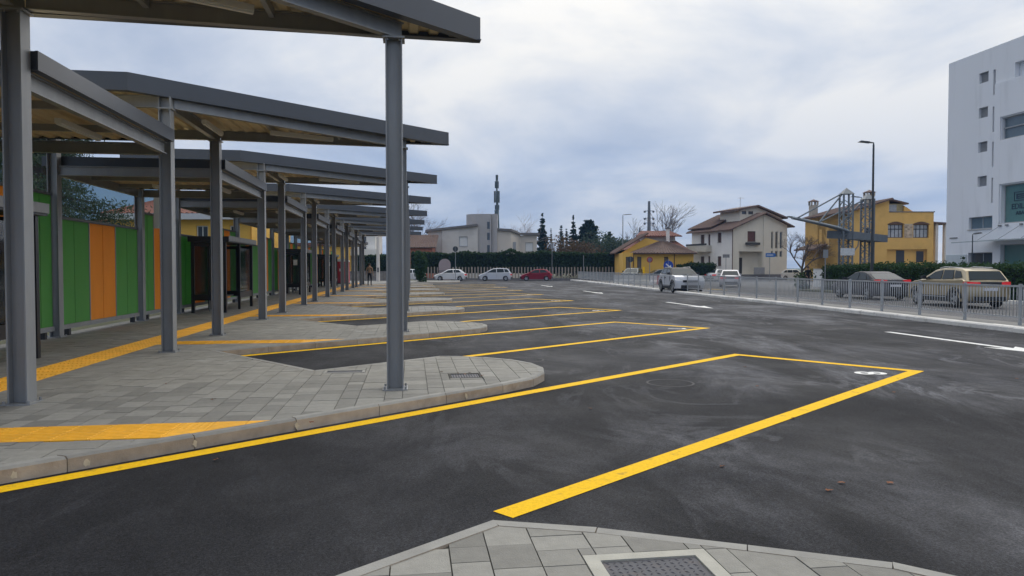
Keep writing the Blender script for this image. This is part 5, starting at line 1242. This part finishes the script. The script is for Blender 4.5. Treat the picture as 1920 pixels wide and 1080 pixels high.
conifer('broad rounded dark pine, widest of the far evergreens', 34.2, 136.9, 10.9, 4.1, 9000, m_conif, pw=0.5, droop=-0.1, seed=7, group=G, size=0.34)
conifer('short bushy evergreen left of the tall street lamp', 38.2, 136.3, 8.6, 3.2, 3200, m_conif, pw=0.7, droop=0.0, seed=8, group=G, size=0.32)
conifer('large spreading cedar with layered drooping boughs behind the screens', -18.9, 40.2, 12.0, 6.6, 60000, m_cedar, pw=0.55, droop=0.22, size=0.1, base=0.12, name='cedar_tree', seed=9, levels=16)
conifer('second spreading cedar at the left edge above the screens', -18.2, 31.5, 11.5, 5.0, 36000, m_cedar, pw=0.55, droop=0.25, size=0.1, base=0.12, name='cedar_tree', seed=10, levels=16)
def bush(label, x, y, z, rx, rz, n, size, m, name='shrub', seed=1, group=None):
    rg = random.Random(seed); t = thing(name, label, 'shrub', (x, y, z), 0, group); mb = MB(); st = MB()
    lobes = [(Vector((rg.uniform(-0.5, 0.5)*rx, rg.uniform(-0.5, 0.5)*rx, rz*rg.uniform(0.15, 0.85))), rg.uniform(0.35, 0.6)) for _ in range(9)]
    for c, k in lobes: st.tube([(0, 0, 0), c*0.6, c], [0.04, 0.025, 0.01], 5, False)
    for _ in range(n):
        c, k = rg.choice(lobes); v = Vector((rg.gauss(0, 1), rg.gauss(0, 1), rg.gauss(0, 1))).normalized()*rg.random()**0.4
        leaf(mb, c + Vector((v.x*rx*k, v.y*rx*k, v.z*rz*k*0.7)), size, rg)
    part('stems', st, m_bark, t); part('foliage', mb, m, t, kind='stuff'); return t
bush('leafy green shrub at the end of the platform beside the far steel posts', 0.95, 76.5, PLZ, 0.95, 2.9, 3600, 0.12, m_hedge2, seed=3)
bush('mass of russet and brown shrubs behind the hedge', 27.0, 118.0, 0, 5.5, 6.2, 5000, 0.22, m_russet, seed=4)
bush('grey-green thicket behind the hedge under the far evergreens', 33.5, 122.0, 0, 6.5, 6.6, 5200, 0.24, leaf_mat('grey_green_leaf', (0.05, 0.07, 0.055)), seed=5)
bush('dark green thicket behind the hedge before the low white building', 39.0, 132.0, 0, 6.0, 7.2, 4200, 0.26, m_conif, seed=6)
bush('dark green shrubs behind the low white wall of yellow house', 28.8, 50.0, 0, 0.9, 1.5, 500, 0.1, m_hedge2, seed=7)
bush('small dark shrub at the foot of the office block', 46.2, 54.9, 0, 0.7, 2.4, 450, 0.1, m_hedge, seed=8)
def bare_tree(label, x, y, h, spread, seed, m=m_twig, r0=0.12, name='bare_tree', levels=5, group=None, first=0.3):
    rg = random.Random(seed); t = thing(name, label, 'tree', (x, y, 0), 0, group); tr = MB(); mb = MB()
    def grow(p, d, L_, r, lev):
        q = p + d*L_; mid = p.lerp(q, 0.5) + Vector((rg.gauss(0, 1), rg.gauss(0, 1), 0))*L_*0.05
        (tr if lev == 0 else mb).tube([p, mid, q], [r, r*0.85, r*0.68], 6 if lev < 2 else 4, False)
        if lev >= levels: return
        for _ in range(rg.choice((2, 3, 3)) if lev else 5):
            nd = (d + Vector((rg.gauss(0, 1), rg.gauss(0, 1), rg.gauss(0.1, 0.5)))*spread).normalized()
            st = q if rg.random() < 0.6 else p.lerp(q, rg.uniform(0.6, 1))
            grow(st, nd, L_*rg.uniform(0.6, 0.85), r*0.6, lev+1)
    grow(Vector((0, 0, 0)), Vector((0, 0, 1)), h*first, r0, 0)
    part('trunk', tr, m_bark, t); part('crown', mb, m, t, kind='stuff'); return t
G = 'leafless trees'
bare_tree('leafless young tree standing left of the lattice towers', 36.6, 63.7, 5.0, 0.55, 3, group=G, r0=0.14, levels=7)
bare_tree('bare pale birch crown rising behind the right wing of grey house', 20.5, 135, 11.0, 0.4, 4, group=G, m=mat('pale_twig', (0.3, 0.24, 0.22), 0.95, 0.2, 5), r0=0.14, levels=6)
bare_tree('bare treetop just showing above the curved stair tower', 13.0, 150, 14.0, 0.4, 5, group=G, m=MATS['pale_twig'], r0=0.16)
bare_tree('bare tree with upright branches behind the white house roof', 46.5, 128, 13.5, 0.35, 6, group=G, m=mat('grey_twig', (0.14, 0.11, 0.1), 0.95, 0.2, 5), r0=0.2, levels=6)
bare_tree('smaller bare tree behind the red tiled roof', 40.5, 128, 10.5, 0.35, 7, group=G, m=MATS['grey_twig'], r0=0.18, levels=6)
bare_tree('bare tree showing between the stacked canopy tips', -0.4, 118, 13.0, 0.5, 8, group=G, m=MATS['grey_twig'], r0=0.18, levels=6)

# picket fence below the hedge
t = thing('picket_fence', 'row of pale upright concrete pickets under the tall hedge', 'fence', (0.3, 93.3, 0), math.atan2(-4.0, 29.0))
m_pick = mat('pale_picket', (0.3, 0.26, 0.21), 0.9, 0.15, 4, rnd=0.2)
part('base', MB().box(0, -0.06, 0, 29, 0.06, 0.25), m_plinth, t)
pk = MB().box(-0.085, -0.04, 0.25, 0.085, 0.04, 1.7).mesh('picket'); pk.materials.append(m_pick)
for i in range(72):
    link('picket', pk, None, t, (0.25 + i*0.4, 0, random.uniform(-0.04, 0.04)))
t = thing('house_gateway', 'rounded pale gate pier standing in the hedge behind the white hatchback', 'gate', (4.2, 92.4, 0), YAW)
gp = MB(); pts = [(-0.75, 0), (0.75, 0), (0.75, 2.0)] + [(0.75*math.cos(math.pi*i/10), 2.0+0.75*math.sin(math.pi*i/10)) for i in range(1, 10)] + [(-0.75, 2.0)]
n = len(pts); gp.add([(x, 0, z) for x, z in pts]+[(x, 0.4, z) for x, z in pts], [tuple(range(n)), tuple(range(2*n-1, n-1, -1))]+[(i, n+i, n+(i+1) % n, (i+1) % n) for i in range(n)])
part('arch_panel', gp, mat('mauve_panel', (0.34, 0.28, 0.28), 0.9, 0.08, 2), t); part('gate_rail', MB().box(-0.74, -0.05, 1.15, 0.74, -0.003, 1.25), m_plinth, t)

# ------------------------------------------------------------------ lattice towers with hung canopy
t = thing('cable_stayed_canopy', 'grey steel twin lattice towers carrying a cable-stayed canopy roof', 'canopy', (29.94, 46.48, 0), YAW)
m_lat = mat('grey_lattice_steel', (0.16, 0.18, 0.2), 0.5, 0.12, 4, metal=0.3)
m_mem = mat('pale_green_roof_membrane', (0.55, 0.62, 0.58), 0.4, 0.06, 2)
def lattice(x, y, h, w=0.64):
    tw = MB(); s = w/2
    for sx in (-1, 1):
        for sy in (-1, 1): tw.box(x+sx*s-0.05, y+sy*s-0.05, 0, x+sx*s+0.05, y+sy*s+0.05, h-0.45)
    n = int((h-0.5)/0.42)
    for i in range(n):
        z0, z1 = i*0.42, (i+1)*0.42; f = 1 if i % 2 else -1
        for sy in (-1, 1): tw.bar((x-f*s, y+sy*s, z0), (x+f*s, y+sy*s, z1), 0.045, 0.045)
        for sx in (-1, 1): tw.bar((x+sx*s, y-f*s, z0), (x+sx*s, y+f*s, z1), 0.045, 0.045)
    o = part('lattice_tower', tw, m_lat, t)
    part('tower_cap', MB().add([(x-s-0.08, y-s-0.08, h-0.45), (x+s+0.08, y-s-0.08, h-0.45), (x+s+0.08, y+s+0.08, h-0.45), (x-s-0.08, y+s+0.08, h-0.45), (x, y, h)], [(3, 2, 1, 0), (0, 1, 4), (1, 2, 4), (2, 3, 4), (3, 0, 4)]), m_lat, o)
lattice(0, 0, 7.15); lattice(2.57, 2.2, 7.0)
part('deck_fascia', MB().bar((-0.9, 0.9, 3.95), (0.2, -0.55, 3.85), 0.1, 0.55).bar((0.2, -0.55, 3.85), (3.7, 1.6, 3.68), 0.1, 0.5).bar((3.7, 1.6, 3.68), (2.6, 3.2, 3.75), 0.1, 0.5), m_lat, t)
part('deck', MB().add([(-0.8, 0.95, 3.75), (0.2, -0.45, 3.65), (3.6, 1.65, 3.5), (2.55, 3.1, 3.55), (-0.8, 0.95, 3.8), (0.2, -0.45, 3.7), (3.6, 1.65, 3.55), (2.55, 3.1, 3.6)], [(3, 2, 1, 0), (4, 5, 6, 7)]), m_lat, t)
mem = MB(); n = 8
for i in range(n+1):
    u = i/n; x = 0.1-3.95*u; z = 4.12 + 0.95*u**0.8
    for yy in (-0.3, 2.6): mem.v += [(x + (0.9 if yy > 0 else 0)*(1-u*0.2), yy, z + (0.22 if yy > 0 else 0)), (x + (0.9 if yy > 0 else 0)*(1-u*0.2), yy, z+0.09 + (0.22 if yy > 0 else 0))]
for i in range(n):
    a, b = i*4, i*4+4
    mem.f += [(a+1, b+1, b+3, a+3), (a, a+2, b+2, b), (a, b, b+1, a+1), (a+2, a+3, b+3, b+2)]
part('roof_membrane', mem, m_mem, t)
part('edge_beam', MB().tube([(0.1-3.95*i/n, -0.36, 4.08+0.95*(i/n)**0.8) for i in range(n+1)], 0.09, 8), m_lat, t)
part('edge_beam', MB().tube([(0.95-3.7*i/n, 2.7, 4.3+0.95*(i/n)**0.8) for i in range(n+1)], 0.09, 8), m_lat, t)
for p, q in (((-0.3, 0, 6.75), (-3.5, -0.36, 5.05)), ((-0.3, 0, 6.7), (-2.0, -0.36, 4.75)), ((2.27, 2.2, 6.5), (-0.9, 2.7, 4.85)), ((2.27, 2.2, 6.45), (0.5, 2.7, 4.5))): part('stay', MB().tube([p, q], 0.055, 6), m_lat, t)
part('sign_board', MB().box(-0.55, -0.45, 2.45, 0.42, -0.4, 2.95), mat('white_sign', (0.62, 0.63, 0.64), 0.6, 0.06, 3, stain=(0.3, 0.3, 0.3), stain_scale=9, stain_amt=0.7), t)
part('bracket', MB().tube([(0.45, -0.2, 2.7), (0.75, -0.2, 3.1), (0.8, -0.2, 3.5)], 0.04, 6), m_lat, t)

# ------------------------------------------------------------------ street lamps, masts, signs
def street_lamp(label, x, y, h, ang, arm=0.8, r=0.07, m=None, head=0.7):
    m = m or mat('dark_lamp_steel', (0.05, 0.055, 0.06), 0.5, 0.1, 4, metal=0.3)
    t = thing('street_lamp', label, 'street lamp', (x, y, 0), ang, 'street lamps')
    part('pole', MB().tube([(0, 0, 0), (0, 0, h*0.5), (0, 0, h-0.12)], [r*1.4, r, r*0.75], 10), m, t)
    part('arm', MB().tube([(0, 0, h-0.14), (0, 0, h-0.02), (-0.15, 0, h), (-arm*0.5, 0, h)], r*0.6, 7), m, t)
    hd = part('lamp_head', MB().add([(-arm*0.3, -0.1, h-0.04), (-arm*0.3, 0.1, h-0.04), (-arm*0.3-head, 0.14, h+0.03), (-arm*0.3-head, -0.14, h+0.03), (-arm*0.3, -0.08, h+0.06), (-arm*0.3, 0.08, h+0.06), (-arm*0.3-head*0.8, 0.1, h+0.11), (-arm*0.3-head*0.8, -0.1, h+0.11)], [(3, 2, 1, 0), (4, 5, 6, 7), (0, 1, 5, 4), (1, 2, 6, 5), (2, 3, 7, 6), (3, 0, 4, 7)]), m, t)
    return t
street_lamp('tall dark street lamp in front of the yellow house', 26.73, 38.9, 8.9, YAW, head=0.65)
street_lamp('thin dark street lamp further back between the lattice towers', 46.8, 70.0, 9.0, YAW, head=0.9)
street_lamp('slim grey street lamp by the hedge end left of the low yellow house', 29.1, 97.1, 8.95, YAW+math.pi, m=mat('grey_lamp_steel', (0.2, 0.21, 0.22), 0.5, 0.1, 4), head=1.0)
street_lamp('short square-headed lamp before the office block', 44.6, 52.2, 4.3, R(-90)+math.pi, arm=0.6, r=0.05)
t = thing('radio_mast', 'dark telecom mast with stacked antennas above the grey house', 'mast', (14.9, 124.6, 0), YAW)
m_mast = mat('mast_steel', (0.09, 0.12, 0.135), 0.6, 0.2, 4)
part('pole', MB().tube([(-0.15, 0, 0), (-0.05, 0, 9), (-0.1, 0, 12.6), (-0.2, 0, 17.6)], [0.45, 0.34, 0.22, 0.06], 8), m_mast, t)
part('head', MB().tube([(-0.16, 0, 9.4), (-0.18, 0, 11.6)], [0.3, 0.4], 8), m_mast, t)
rg = random.Random(2)
for z0, z1, rr, n in ((12.9, 14.9, 0.42, 5), (15.4, 16.6, 0.26, 4), (11.7, 12.5, 0.35, 3), (16.7, 17.7, 0.14, 3)):
    for i in range(n):
        a = 6.283*i/n+0.3; x, y = -0.17+rr*math.cos(a), rr*math.sin(a)
        an = part('antenna', MB().box(x-0.1, y-0.08, z0, x+0.1, y+0.08, z1), m_mast, t); part('arm', MB().bar((-0.17, 0, z0+0.3), (x, y, z0+0.3), 0.06, 0.06), m_mast, an)
for lab, x, y, h, w in (('tall steel power pole with three cross-arms', 58.9, 174, 18.2, 3.0), ('distant power pole with cross-arms, smaller and paler', 94.2, 290, 18.3, 5.5)):
    t = thing('power_pole', lab, 'power pole', (x, y, 0), YAW, 'power poles')
    mm = mat('pole_steel', (0.13, 0.14, 0.16), 0.6, 0.1, 3)
    part('pole', MB().tube([(0, 0, 0), (0, 0, h)], [0.7, 0.3], 8), mm, t)
    for z in (h-3.0, h-4.8, h-6.0) if w else ():
        z += 0.6; a = part('crossarm', MB().bar((-w/2*0.75, 0, z), (w/2*0.75, 0, z), 0.14, 0.14), mm, t)
        for s in (-1, 1): part('insulator', MB().tube([(s*w/2*0.72, 0, z), (s*w/2*0.72, 0, z-0.45)], [0.3, 0.2], 6), mm, a)
m_signpole = mat('sign_pole', (0.25, 0.26, 0.27), 0.5, 0.1, 4, metal=0.3)
def disc(mb, z, r, y=-0.03, th=0.02, n=20, sq=1.0):
    v = [(r*math.cos(6.283*i/n)*sq, y, z+r*math.sin(6.283*i/n)) for i in range(n)]; w = [(a, y+th, c) for a, b, c in v]
    return mb.add(v+w, [tuple(range(n)), tuple(range(2*n-1, n-1, -1))] + [(i, n+i, n+(i+1) % n, (i+1) % n) for i in range(n)])
def sign(label, x, y, h, kind, z=0.0):
    t = thing('road_sign', label, 'road sign', (x, y, z), YAW, 'road signs'); part('pole', MB().tube([(0, 0, 0), (0, 0, h)], 0.035, 7), m_signpole, t)
    if kind == 'back': part('disc', disc(MB(), h-0.3, 0.32), mat('sign_back_dark', (0.035, 0.04, 0.045), 0.6, 0.1, 3), t)
    if kind == 'red': 
        part('disc', disc(MB(), h-0.3, 0.32), mat('sign_red', (0.35, 0.03, 0.03), 0.5, 0.05, 3), t); part('inner_disc', disc(MB(), h-0.3, 0.22, -0.036, 0.005), mat('sign_blue_grey', (0.16, 0.13, 0.2), 0.5, 0.05, 3), t)
    if kind == 'blue':
        part('disc', disc(MB(), h-0.45, 0.34), mat('sign_blue', (0.01, 0.06, 0.36), 0.5, 0.05, 3), t)
        part('arrow', MB().bar((-0.17, -0.04, h-0.33), (0.1, -0.04, h-0.56), 0.012, 0.08, (0, -0.01, 1)).add([(0.2, -0.046, h-0.64), (0.17, -0.046, h-0.4), (-0.04, -0.046, h-0.6), (0.2, -0.034, h-0.64), (0.17, -0.034, h-0.4), (-0.04, -0.034, h-0.6)], [(0, 1, 2), (5, 4, 3)]), m_white, t)
    if kind == 'direction':
        part('panel', MB().add([(-0.5, -0.06, h-0.45), (0.55, -0.06, h-0.45), (0.7, -0.06, h-0.22), (0.55, -0.06, h), (-0.5, -0.06, h), (-0.5, -0.03, h-0.45), (0.55, -0.03, h-0.45), (0.7, -0.03, h-0.22), (0.55, -0.03, h), (-0.5, -0.03, h)], [(0, 1, 2, 3, 4), (9, 8, 7, 6, 5), (0, 5, 6, 1), (3, 8, 9, 4)]), mat('sign_mid_blue', (0.03, 0.14, 0.42), 0.5, 0.05, 3), t)
        part('legend_bar', MB().box(-0.4, -0.064, h-0.26, 0.4, -0.061, h-0.18), m_white, t)
    if kind == 'plate': part('panel', MB().box(-0.4, -0.06, h-0.4, 0.4, -0.03, h), mat('grey_plate', (0.2, 0.2, 0.2), 0.6, 0.1, 3), t)
    if kind == 'small': part('panel', MB().box(-0.16, -0.06, h-0.55, 0.16, -0.03, h), m_signpole, t)
    return t
sign('dark round sign seen from behind above the white hatchback', *at(854, 84.5), 4.1, 'back')
sign('dark round sign seen from behind before the low yellow house', *at(1182, 77), 2.8, 'back')
sign('red ringed round sign before the low yellow house wall', *at(1218, 77), 2.75, 'red')
sign('round blue sign with white arrow above the white off-road car', *at(1253, 50), 2.2, 'blue')
sign('blue arrow-shaped direction sign before the white house corner', *at(1443, 84), 3.3, 'direction')
sign('small grey plate on a thin pole before the white house', *at(1361, 86), 3.2, 'plate')
sign('thin grey pole with a small plate left of the lattice towers', *at(1547, 48), 2.8, 'small')
sign('dark slim pole beside the red hatchback', *at(1035, 84.5), 4.4, 'small')
sign('thin pole standing before the hedge right of the red hatchback', *at(1094, 82), 3.0, 'none')
# platform end: portable toilet, utility pole, wall, white board
t = thing('portable_toilet', 'red portable toilet with white roof at the far end of the screens', 'toilet cabin', (-6.3, 68.6, PLZ), 0)
m_pt = mat('red_plastic', (0.42, 0.025, 0.04), 0.45, 0.08, 3)
part('cabin', MB().prism([(-0.55, -0.5), (0.55, -0.5), (0.55, 0.55), (-0.55, 0.55)], 0.08, 2.05), m_pt, t); part('base', MB().box(-0.6, -0.55, 0, 0.6, 0.6, 0.079), m_trimblk, t)
part('roof', MB().add([(-0.58, -0.53, 2.051), (0.58, -0.53, 2.051), (0.58, 0.58, 2.051), (-0.58, 0.58, 2.051), (-0.4, -0.35, 2.32), (0.4, -0.35, 2.32), (0.4, 0.4, 2.32), (-0.4, 0.4, 2.32)], [(3, 2, 1, 0), (4, 5, 6, 7), (0, 1, 5, 4), (1, 2, 6, 5), (2, 3, 7, 6), (3, 0, 4, 7)]), m_tube, t)
d_ = part('door', MB().box(-0.42, -0.53, 0.15, 0.42, -0.503, 1.98), mat('red_plastic_door', (0.38, 0.03, 0.05), 0.45, 0.08, 3), t); part('notice', MB().box(-0.3, -0.54, 1.15, 0.1, -0.532, 1.4), m_tube, d_)
t = thing('utility_pole', 'grey concrete utility pole at the far end of the platform', 'utility pole', (*at(709, 78), PLZ)); part('shaft', MB().tube([(0, 0, 0), (0, 0, 4.8)], [0.2, 0.16], 8), m_palewall, t)
part('door_box', MB().box(-0.12, -0.28, 1.0, 0.12, -0.18, 1.5), m_plinth, t)
t = thing('garden_wall', 'low rough stone wall behind the standing man', 'wall', (*at(690, 82), 0), YAW); part('stones', MB().box(-3, 0, 0, 3.4, 0.4, 1.1), mat('rough_stone', (0.2, 0.19, 0.18), 0.95, 0.4, 3, bump=0.6, bscale=6), t); part('coping', MB().box(-3.05, -0.05, 1.101, 3.45, 0.45, 1.2), m_plinth, t)
t = thing('white_board', 'narrow white board hung beside a rear canopy post', 'board', (-7.12, 21.75, 2.72)); part('board', MB().box(-0.13, -0.02, 0, 0.13, 0.02, 1.0), m_tube, t); part('strap', MB().box(-0.02, -0.012, 1.0, 0.02, 0.012, 1.15), m_black, t)
# street furniture beyond the railing
t = thing('low_wall', 'white low wall panel beside the standing woman in black', 'wall', (*at(1526, 60), 0), YAW); part('panel', MB().box(0, 0, 0, 1.75, 0.15, 1.45), m_whitewall, t); part('coping', MB().box(-0.03, -0.04, 1.451, 1.78, 0.19, 1.52), m_palewall, t)
t = thing('litter_bin', 'dark grey square bin beside the left lattice tower', 'bin', (*at(1572, 52), 0), YAW); part('body', MB().box(-0.22, -0.22, 0.05, 0.22, 0.22, 1.35), mat('bin_grey', (0.07, 0.08, 0.09), 0.6, 0.1, 3), t); part('lid', MB().box(-0.25, -0.25, 1.351, 0.25, 0.25, 1.42), m_plinth, t); part('foot', MB().box(-0.15, -0.15, 0, 0.15, 0.15, 0.049), m_trimblk, t)
def barrier(label, px, dz, L_, m):
    t = thing('road_barrier', label, 'barrier', (*at(px, dz), 0), YAW, 'road barriers')
    pr = [(-0.3, 0), (0.3, 0), (0.24, 0.25), (0.1, 0.42), (0.08, 0.85), (-0.08, 0.85), (-0.1, 0.42), (-0.24, 0.25)]; n = len(pr)
    part('body', MB().add([(-L_/2, y, z) for y, z in pr]+[(L_/2, y, z) for y, z in pr], [tuple(range(n-1, -1, -1)), tuple(range(n, 2*n)), *[(i, (i+1) % n, n+(i+1) % n, n+i) for i in range(n)]]), m, t)
    part('coupling', MB().tube([(L_/2+0.001, 0, 0.1), (L_/2+0.001, 0, 0.8)], 0.06, 6), m_trimblk, t)
barrier('grey concrete road barrier before the dark parked cars, left one', 1172, 74, 2.4, m_kerbpale); barrier('grey concrete road barrier beside the white one', 1203, 72, 1.5, MATS['balcony_concrete'])
barrier('white plastic road barrier next to the red one', 1226, 70, 0.7, m_tube); barrier('red plastic road barrier left of the white off-road car', 1238, 69, 0.6, mat('barrier_red', (0.45, 0.08, 0.06), 0.6, 0.08, 3))
t = thing('marker_post', 'yellow marker post in front of the dark parked cars', 'post', (*at(1207, 74), 0)); part('shaft', MB().box(-0.08, -0.08, 0, 0.08, 0.08, 1.7), m_yellow, t); part('foot', MB().box(-0.3, -0.2, 0, 0.3, 0.2, 0.12), m_yellow, t)
# yellow arrow painted on the street
mb = MB(); x, y = at(1328, 55); z = -0.008
mb.add([(x-0.1, y-3.2, z), (x+0.1, y-3.2, z), (x+0.1, y, z), (x-0.1, y, z)], [(0, 1, 2, 3)]); mb.add([(x-0.1, y-2.0, z), (x-0.1, y-2.5, z), (x-1.0, y-0.9, z), (x-1.0, y-0.5, z)], [(0, 1, 2, 3)]); part('painted_arrow', mb, m_yellow, street)
for i in range(3):
    part('kerb_block', MB().box(26.2, 22+i*2.6, -0.1, 26.6, 24.55+i*2.6, 0.14), m_kerbpale, street)
part('verge', MB().box(26.6, 21, -0.1, 28.9, 47, 0.1), m_earth, street)

# ------------------------------------------------------------------ people
def person(label, x, y, z, h, rz, jacket, trousers, hair, coat_low=0.5, lean=0.0, arms='down', skin=(0.42, 0.26, 0.19)):
    k = h/1.75
    J = {}; V = []; E_ = []; Rr = []
    def v(name, p, r, par=None):
        J[name] = len(V); V.append(tuple(c*k for c in p)); Rr.append((r[0]*k, r[1]*k) if isinstance(r, tuple) else (r*k, r*k))
        if par is not None: E_.append((J[par], J[name]))
    v('pelvis', (0, 0, 0.95), (0.15, 0.115)); v('waist', (0, 0.0, 1.1), (0.145, 0.11), 'pelvis'); v('chest', (0, 0.01, 1.3), (0.17, 0.125), 'waist'); v('upper', (0, 0, 1.42), (0.13, 0.1), 'chest'); v('neck', (0, 0, 1.5), 0.055, 'upper'); v('skull', (0, -0.015, 1.58), (0.075, 0.09), 'neck'); v('crown', (0, -0.01, 1.68), (0.078, 0.09), 'skull'); v('top', (0, 0.0, 1.735), 0.045, 'crown')
    for s, nm in ((-1, 'l'), (1, 'r')):
        st = 0.07*s*lean
        v('hip'+nm, (0.09*s, 0, 0.88), 0.095, 'pelvis'); v('knee'+nm, (0.1*s, -0.03+st, 0.5), 0.065, 'hip'+nm); v('ankle'+nm, (0.1*s, 0.02+st, 0.1), 0.045, 'knee'+nm); v('heel'+nm, (0.1*s, 0.03+st, 0.045), 0.042, 'ankle'+nm); v('toe'+nm, (0.115*s, -0.17+st, 0.035), (0.045, 0.03), 'heel'+nm)
        v('sh'+nm, (0.19*s, 0, 1.4), 0.062, 'upper')
        if arms == 'front': el, wr = (0.25*s, 0.02, 1.13), (0.14*s, -0.2, 1.0)
        else: el, wr = (0.26*s, 0.03, 1.12), (0.29*s, -0.04, 0.88)
        v('el'+nm, el, 0.046, 'sh'+nm); v('wr'+nm, wr, 0.03, 'el'+nm)
        w = Vector(wr); dr = (w-Vector(el)).normalized(); side = Vector((0, -1, 0)) if arms != 'front' else Vector((0, 0, 1))
        pm = w + dr*0.06; v('palm'+nm, pm, (0.032, 0.02), 'wr'+nm)
        for i, ln in enumerate((0.07, 0.08, 0.075, 0.06)):
            b = pm + dr*0.035 + side*(0.027-0.018*i); v('f%d%s' % (i, nm), b, 0.0095, 'palm'+nm); v('g%d%s' % (i, nm), b+dr*ln*0.5, 0.009, 'f%d%s' % (i, nm)); v('h%d%s' % (i, nm), b+dr*ln*0.85+Vector((-0.02*s, 0, 0)), 0.008, 'g%d%s' % (i, nm))
        b = w + dr*0.03 + side*0.04; v('t'+nm, b, 0.011, 'palm'+nm); v('u'+nm, b+dr*0.04+side*0.015, 0.0095, 't'+nm)
    me = bpy.data.meshes.new('person'); me.from_pydata(V, E_, [])
    o = bpy.data.objects.new('person', me); C.objects.link(o); o.modifiers.new('s', 'SKIN'); me.skin_vertices or None
    for i, r in enumerate(Rr): me.skin_vertices[0].data[i].radius = r
    me.skin_vertices[0].data[0].use_root = True
    md = o.modifiers.new('d', 'SUBSURF'); md.levels = 1; md.render_levels = 1
    bpy.context.view_layer.update(); dg = bpy.context.evaluated_depsgraph_get(); nm_ = bpy.data.meshes.new_from_object(o.evaluated_get(dg)); bpy.data.objects.remove(o)
    mats = [mat('jacket_%d%d%d' % tuple(int(c*100) for c in jacket), jacket, 0.85, 0.15, 6), mat('trousers_%d%d%d' % tuple(int(c*100) for c in trousers), trousers, 0.85, 0.15, 6), mat('skin', skin, 0.6, 0.05, 6), mat('shoe', (0.03, 0.03, 0.03), 0.6, 0.1, 6)]
    for m in mats: nm_.materials.append(m)
    for p in nm_.polygons:
        c = p.center/k; p.use_smooth = True
        hand = (c - Vector(V[J['palml']])/k).length < 0.13 or (c - Vector(V[J['palmr']])/k).length < 0.13
        p.material_index = 2 if (c.z > 1.485 or hand) else 0 if (c.z > coat_low or (abs(c.x) > 0.2 and c.z > 0.8)) else 3 if c.z < 0.09 else 1
    t = tag(link('person', nm_, None, None, (x, y, z), rz), label, 'person')
    hm = MB(); n = 12
    for i in range(5):
        a = i/4*math.pi*0.62
        for j in range(n): b = 6.283*j/n; zc = 1.655+0.112*math.cos(a); rr = 0.103*math.sin(a)+0.004; fr = -math.sin(b); hm.v.append((rr*math.cos(b)*0.92*k, (rr*math.sin(b)+0.012)*k, (zc + (0.035 if (math.sin(b) < -0.3 and i == 4) else 0))*k))
    for i in range(4):
        for j in range(n): hm.f.append((i*n+j, (i+1)*n+j, (i+1)*n+(j+1) % n, i*n+(j+1) % n))
    part('hair', hm, mat('hair_%d' % int(hair[0]*1000), hair, 0.8, 0.2, 10), t, smooth=True)
    fm = MB()
    for s in (-1, 1): fm.box((0.03*s-0.012)*k, -0.105*k, 1.615*k, (0.03*s+0.012)*k, -0.085*k, 1.628*k)
    part('eyes', fm, m_trimblk, t)
    part('nose', MB().add([(-0.014*k, -0.095*k, 1.57*k), (0.014*k, -0.095*k, 1.57*k), (0, -0.125*k, 1.575*k), (0, -0.095*k, 1.615*k)], [(0, 1, 2), (0, 2, 3), (1, 3, 2)]), mats[2], t)
    part('mouth', MB().box(-0.022*k, -0.102*k, 1.54*k, 0.022*k, -0.085*k, 1.548*k), mat('lips', (0.3, 0.12, 0.1), 0.6, 0.05), t)
    ea = MB()
    for s in (-1, 1): ea.box((0.078*s)*k, -0.02*k, 1.58*k, (0.093*s)*k, 0.015*k, 1.635*k)
    part('ears', ea, mats[2], t)
    return t
person('man in tan jacket and dark trousers walking at the far platform end', *at(693, 60.5), PLZ, 1.86, R(165), (0.32, 0.2, 0.11), (0.015, 0.016, 0.02), (0.03, 0.022, 0.018), 0.98, 1.0)
person('woman in long black coat standing beyond the railing near white wall', *at(1515, 53), -0.012, 1.72, R(-20), (0.012, 0.013, 0.017), (0.02, 0.02, 0.022), (0.03, 0.02, 0.015), 0.5, 0.3, 'front')

# ------------------------------------------------------------------ mountain and the air in front of it
mb = MB(); rg = random.Random(5); nx, ny = 60, 8
for j in range(ny):
    for i in range(nx):
        az = R(-62 + 62*i/(nx-1)); f = j/(ny-1); d = 1350 + 450*f
        a = math.degrees(az); hh = 245*max(0.0, min(1.0, (-2-a)/24.0))**0.8*(1+0.10*math.sin(a*0.9)+0.05*math.sin(a*2.3+1))
        hh = min(hh, 262)
        mb.v.append((d*math.sin(az), d*math.cos(az), -1 + hh*f**0.9 + rg.gauss(0, 1)*4*f))
for j in range(ny-1):
    for i in range(nx-1): mb.f.append((j*nx+i, j*nx+i+1, (j+1)*nx+i+1, (j+1)*nx+i))
mo = part('mountain', mb, mat('forest_slope', (0.035, 0.055, 0.035), 0.95, 0.4, 0.01), None, smooth=True); mo['kind'] = 'structure'
HAZE = True
if HAZE:
    m = bpy.data.materials.new('haze_air'); m.use_nodes = True; nt = m.node_tree
    nt.nodes.remove(nt.nodes['Principled BSDF']); pv = nt.nodes.new('ShaderNodeVolumePrincipled'); pv.inputs['Density'].default_value = 0.00027; pv.inputs['Color'].default_value = (0.26, 0.52, 1.0, 1)
    pv.inputs['Anisotropy'].default_value = 0.0
    nt.links.new(pv.outputs[0], nt.nodes['Material Output'].inputs['Volume'])
    hz = link('haze', MB().box(-2050, -2050, -1.2, 2050, 2050, 300).mesh('haze'), m); hz['kind'] = 'stuff'
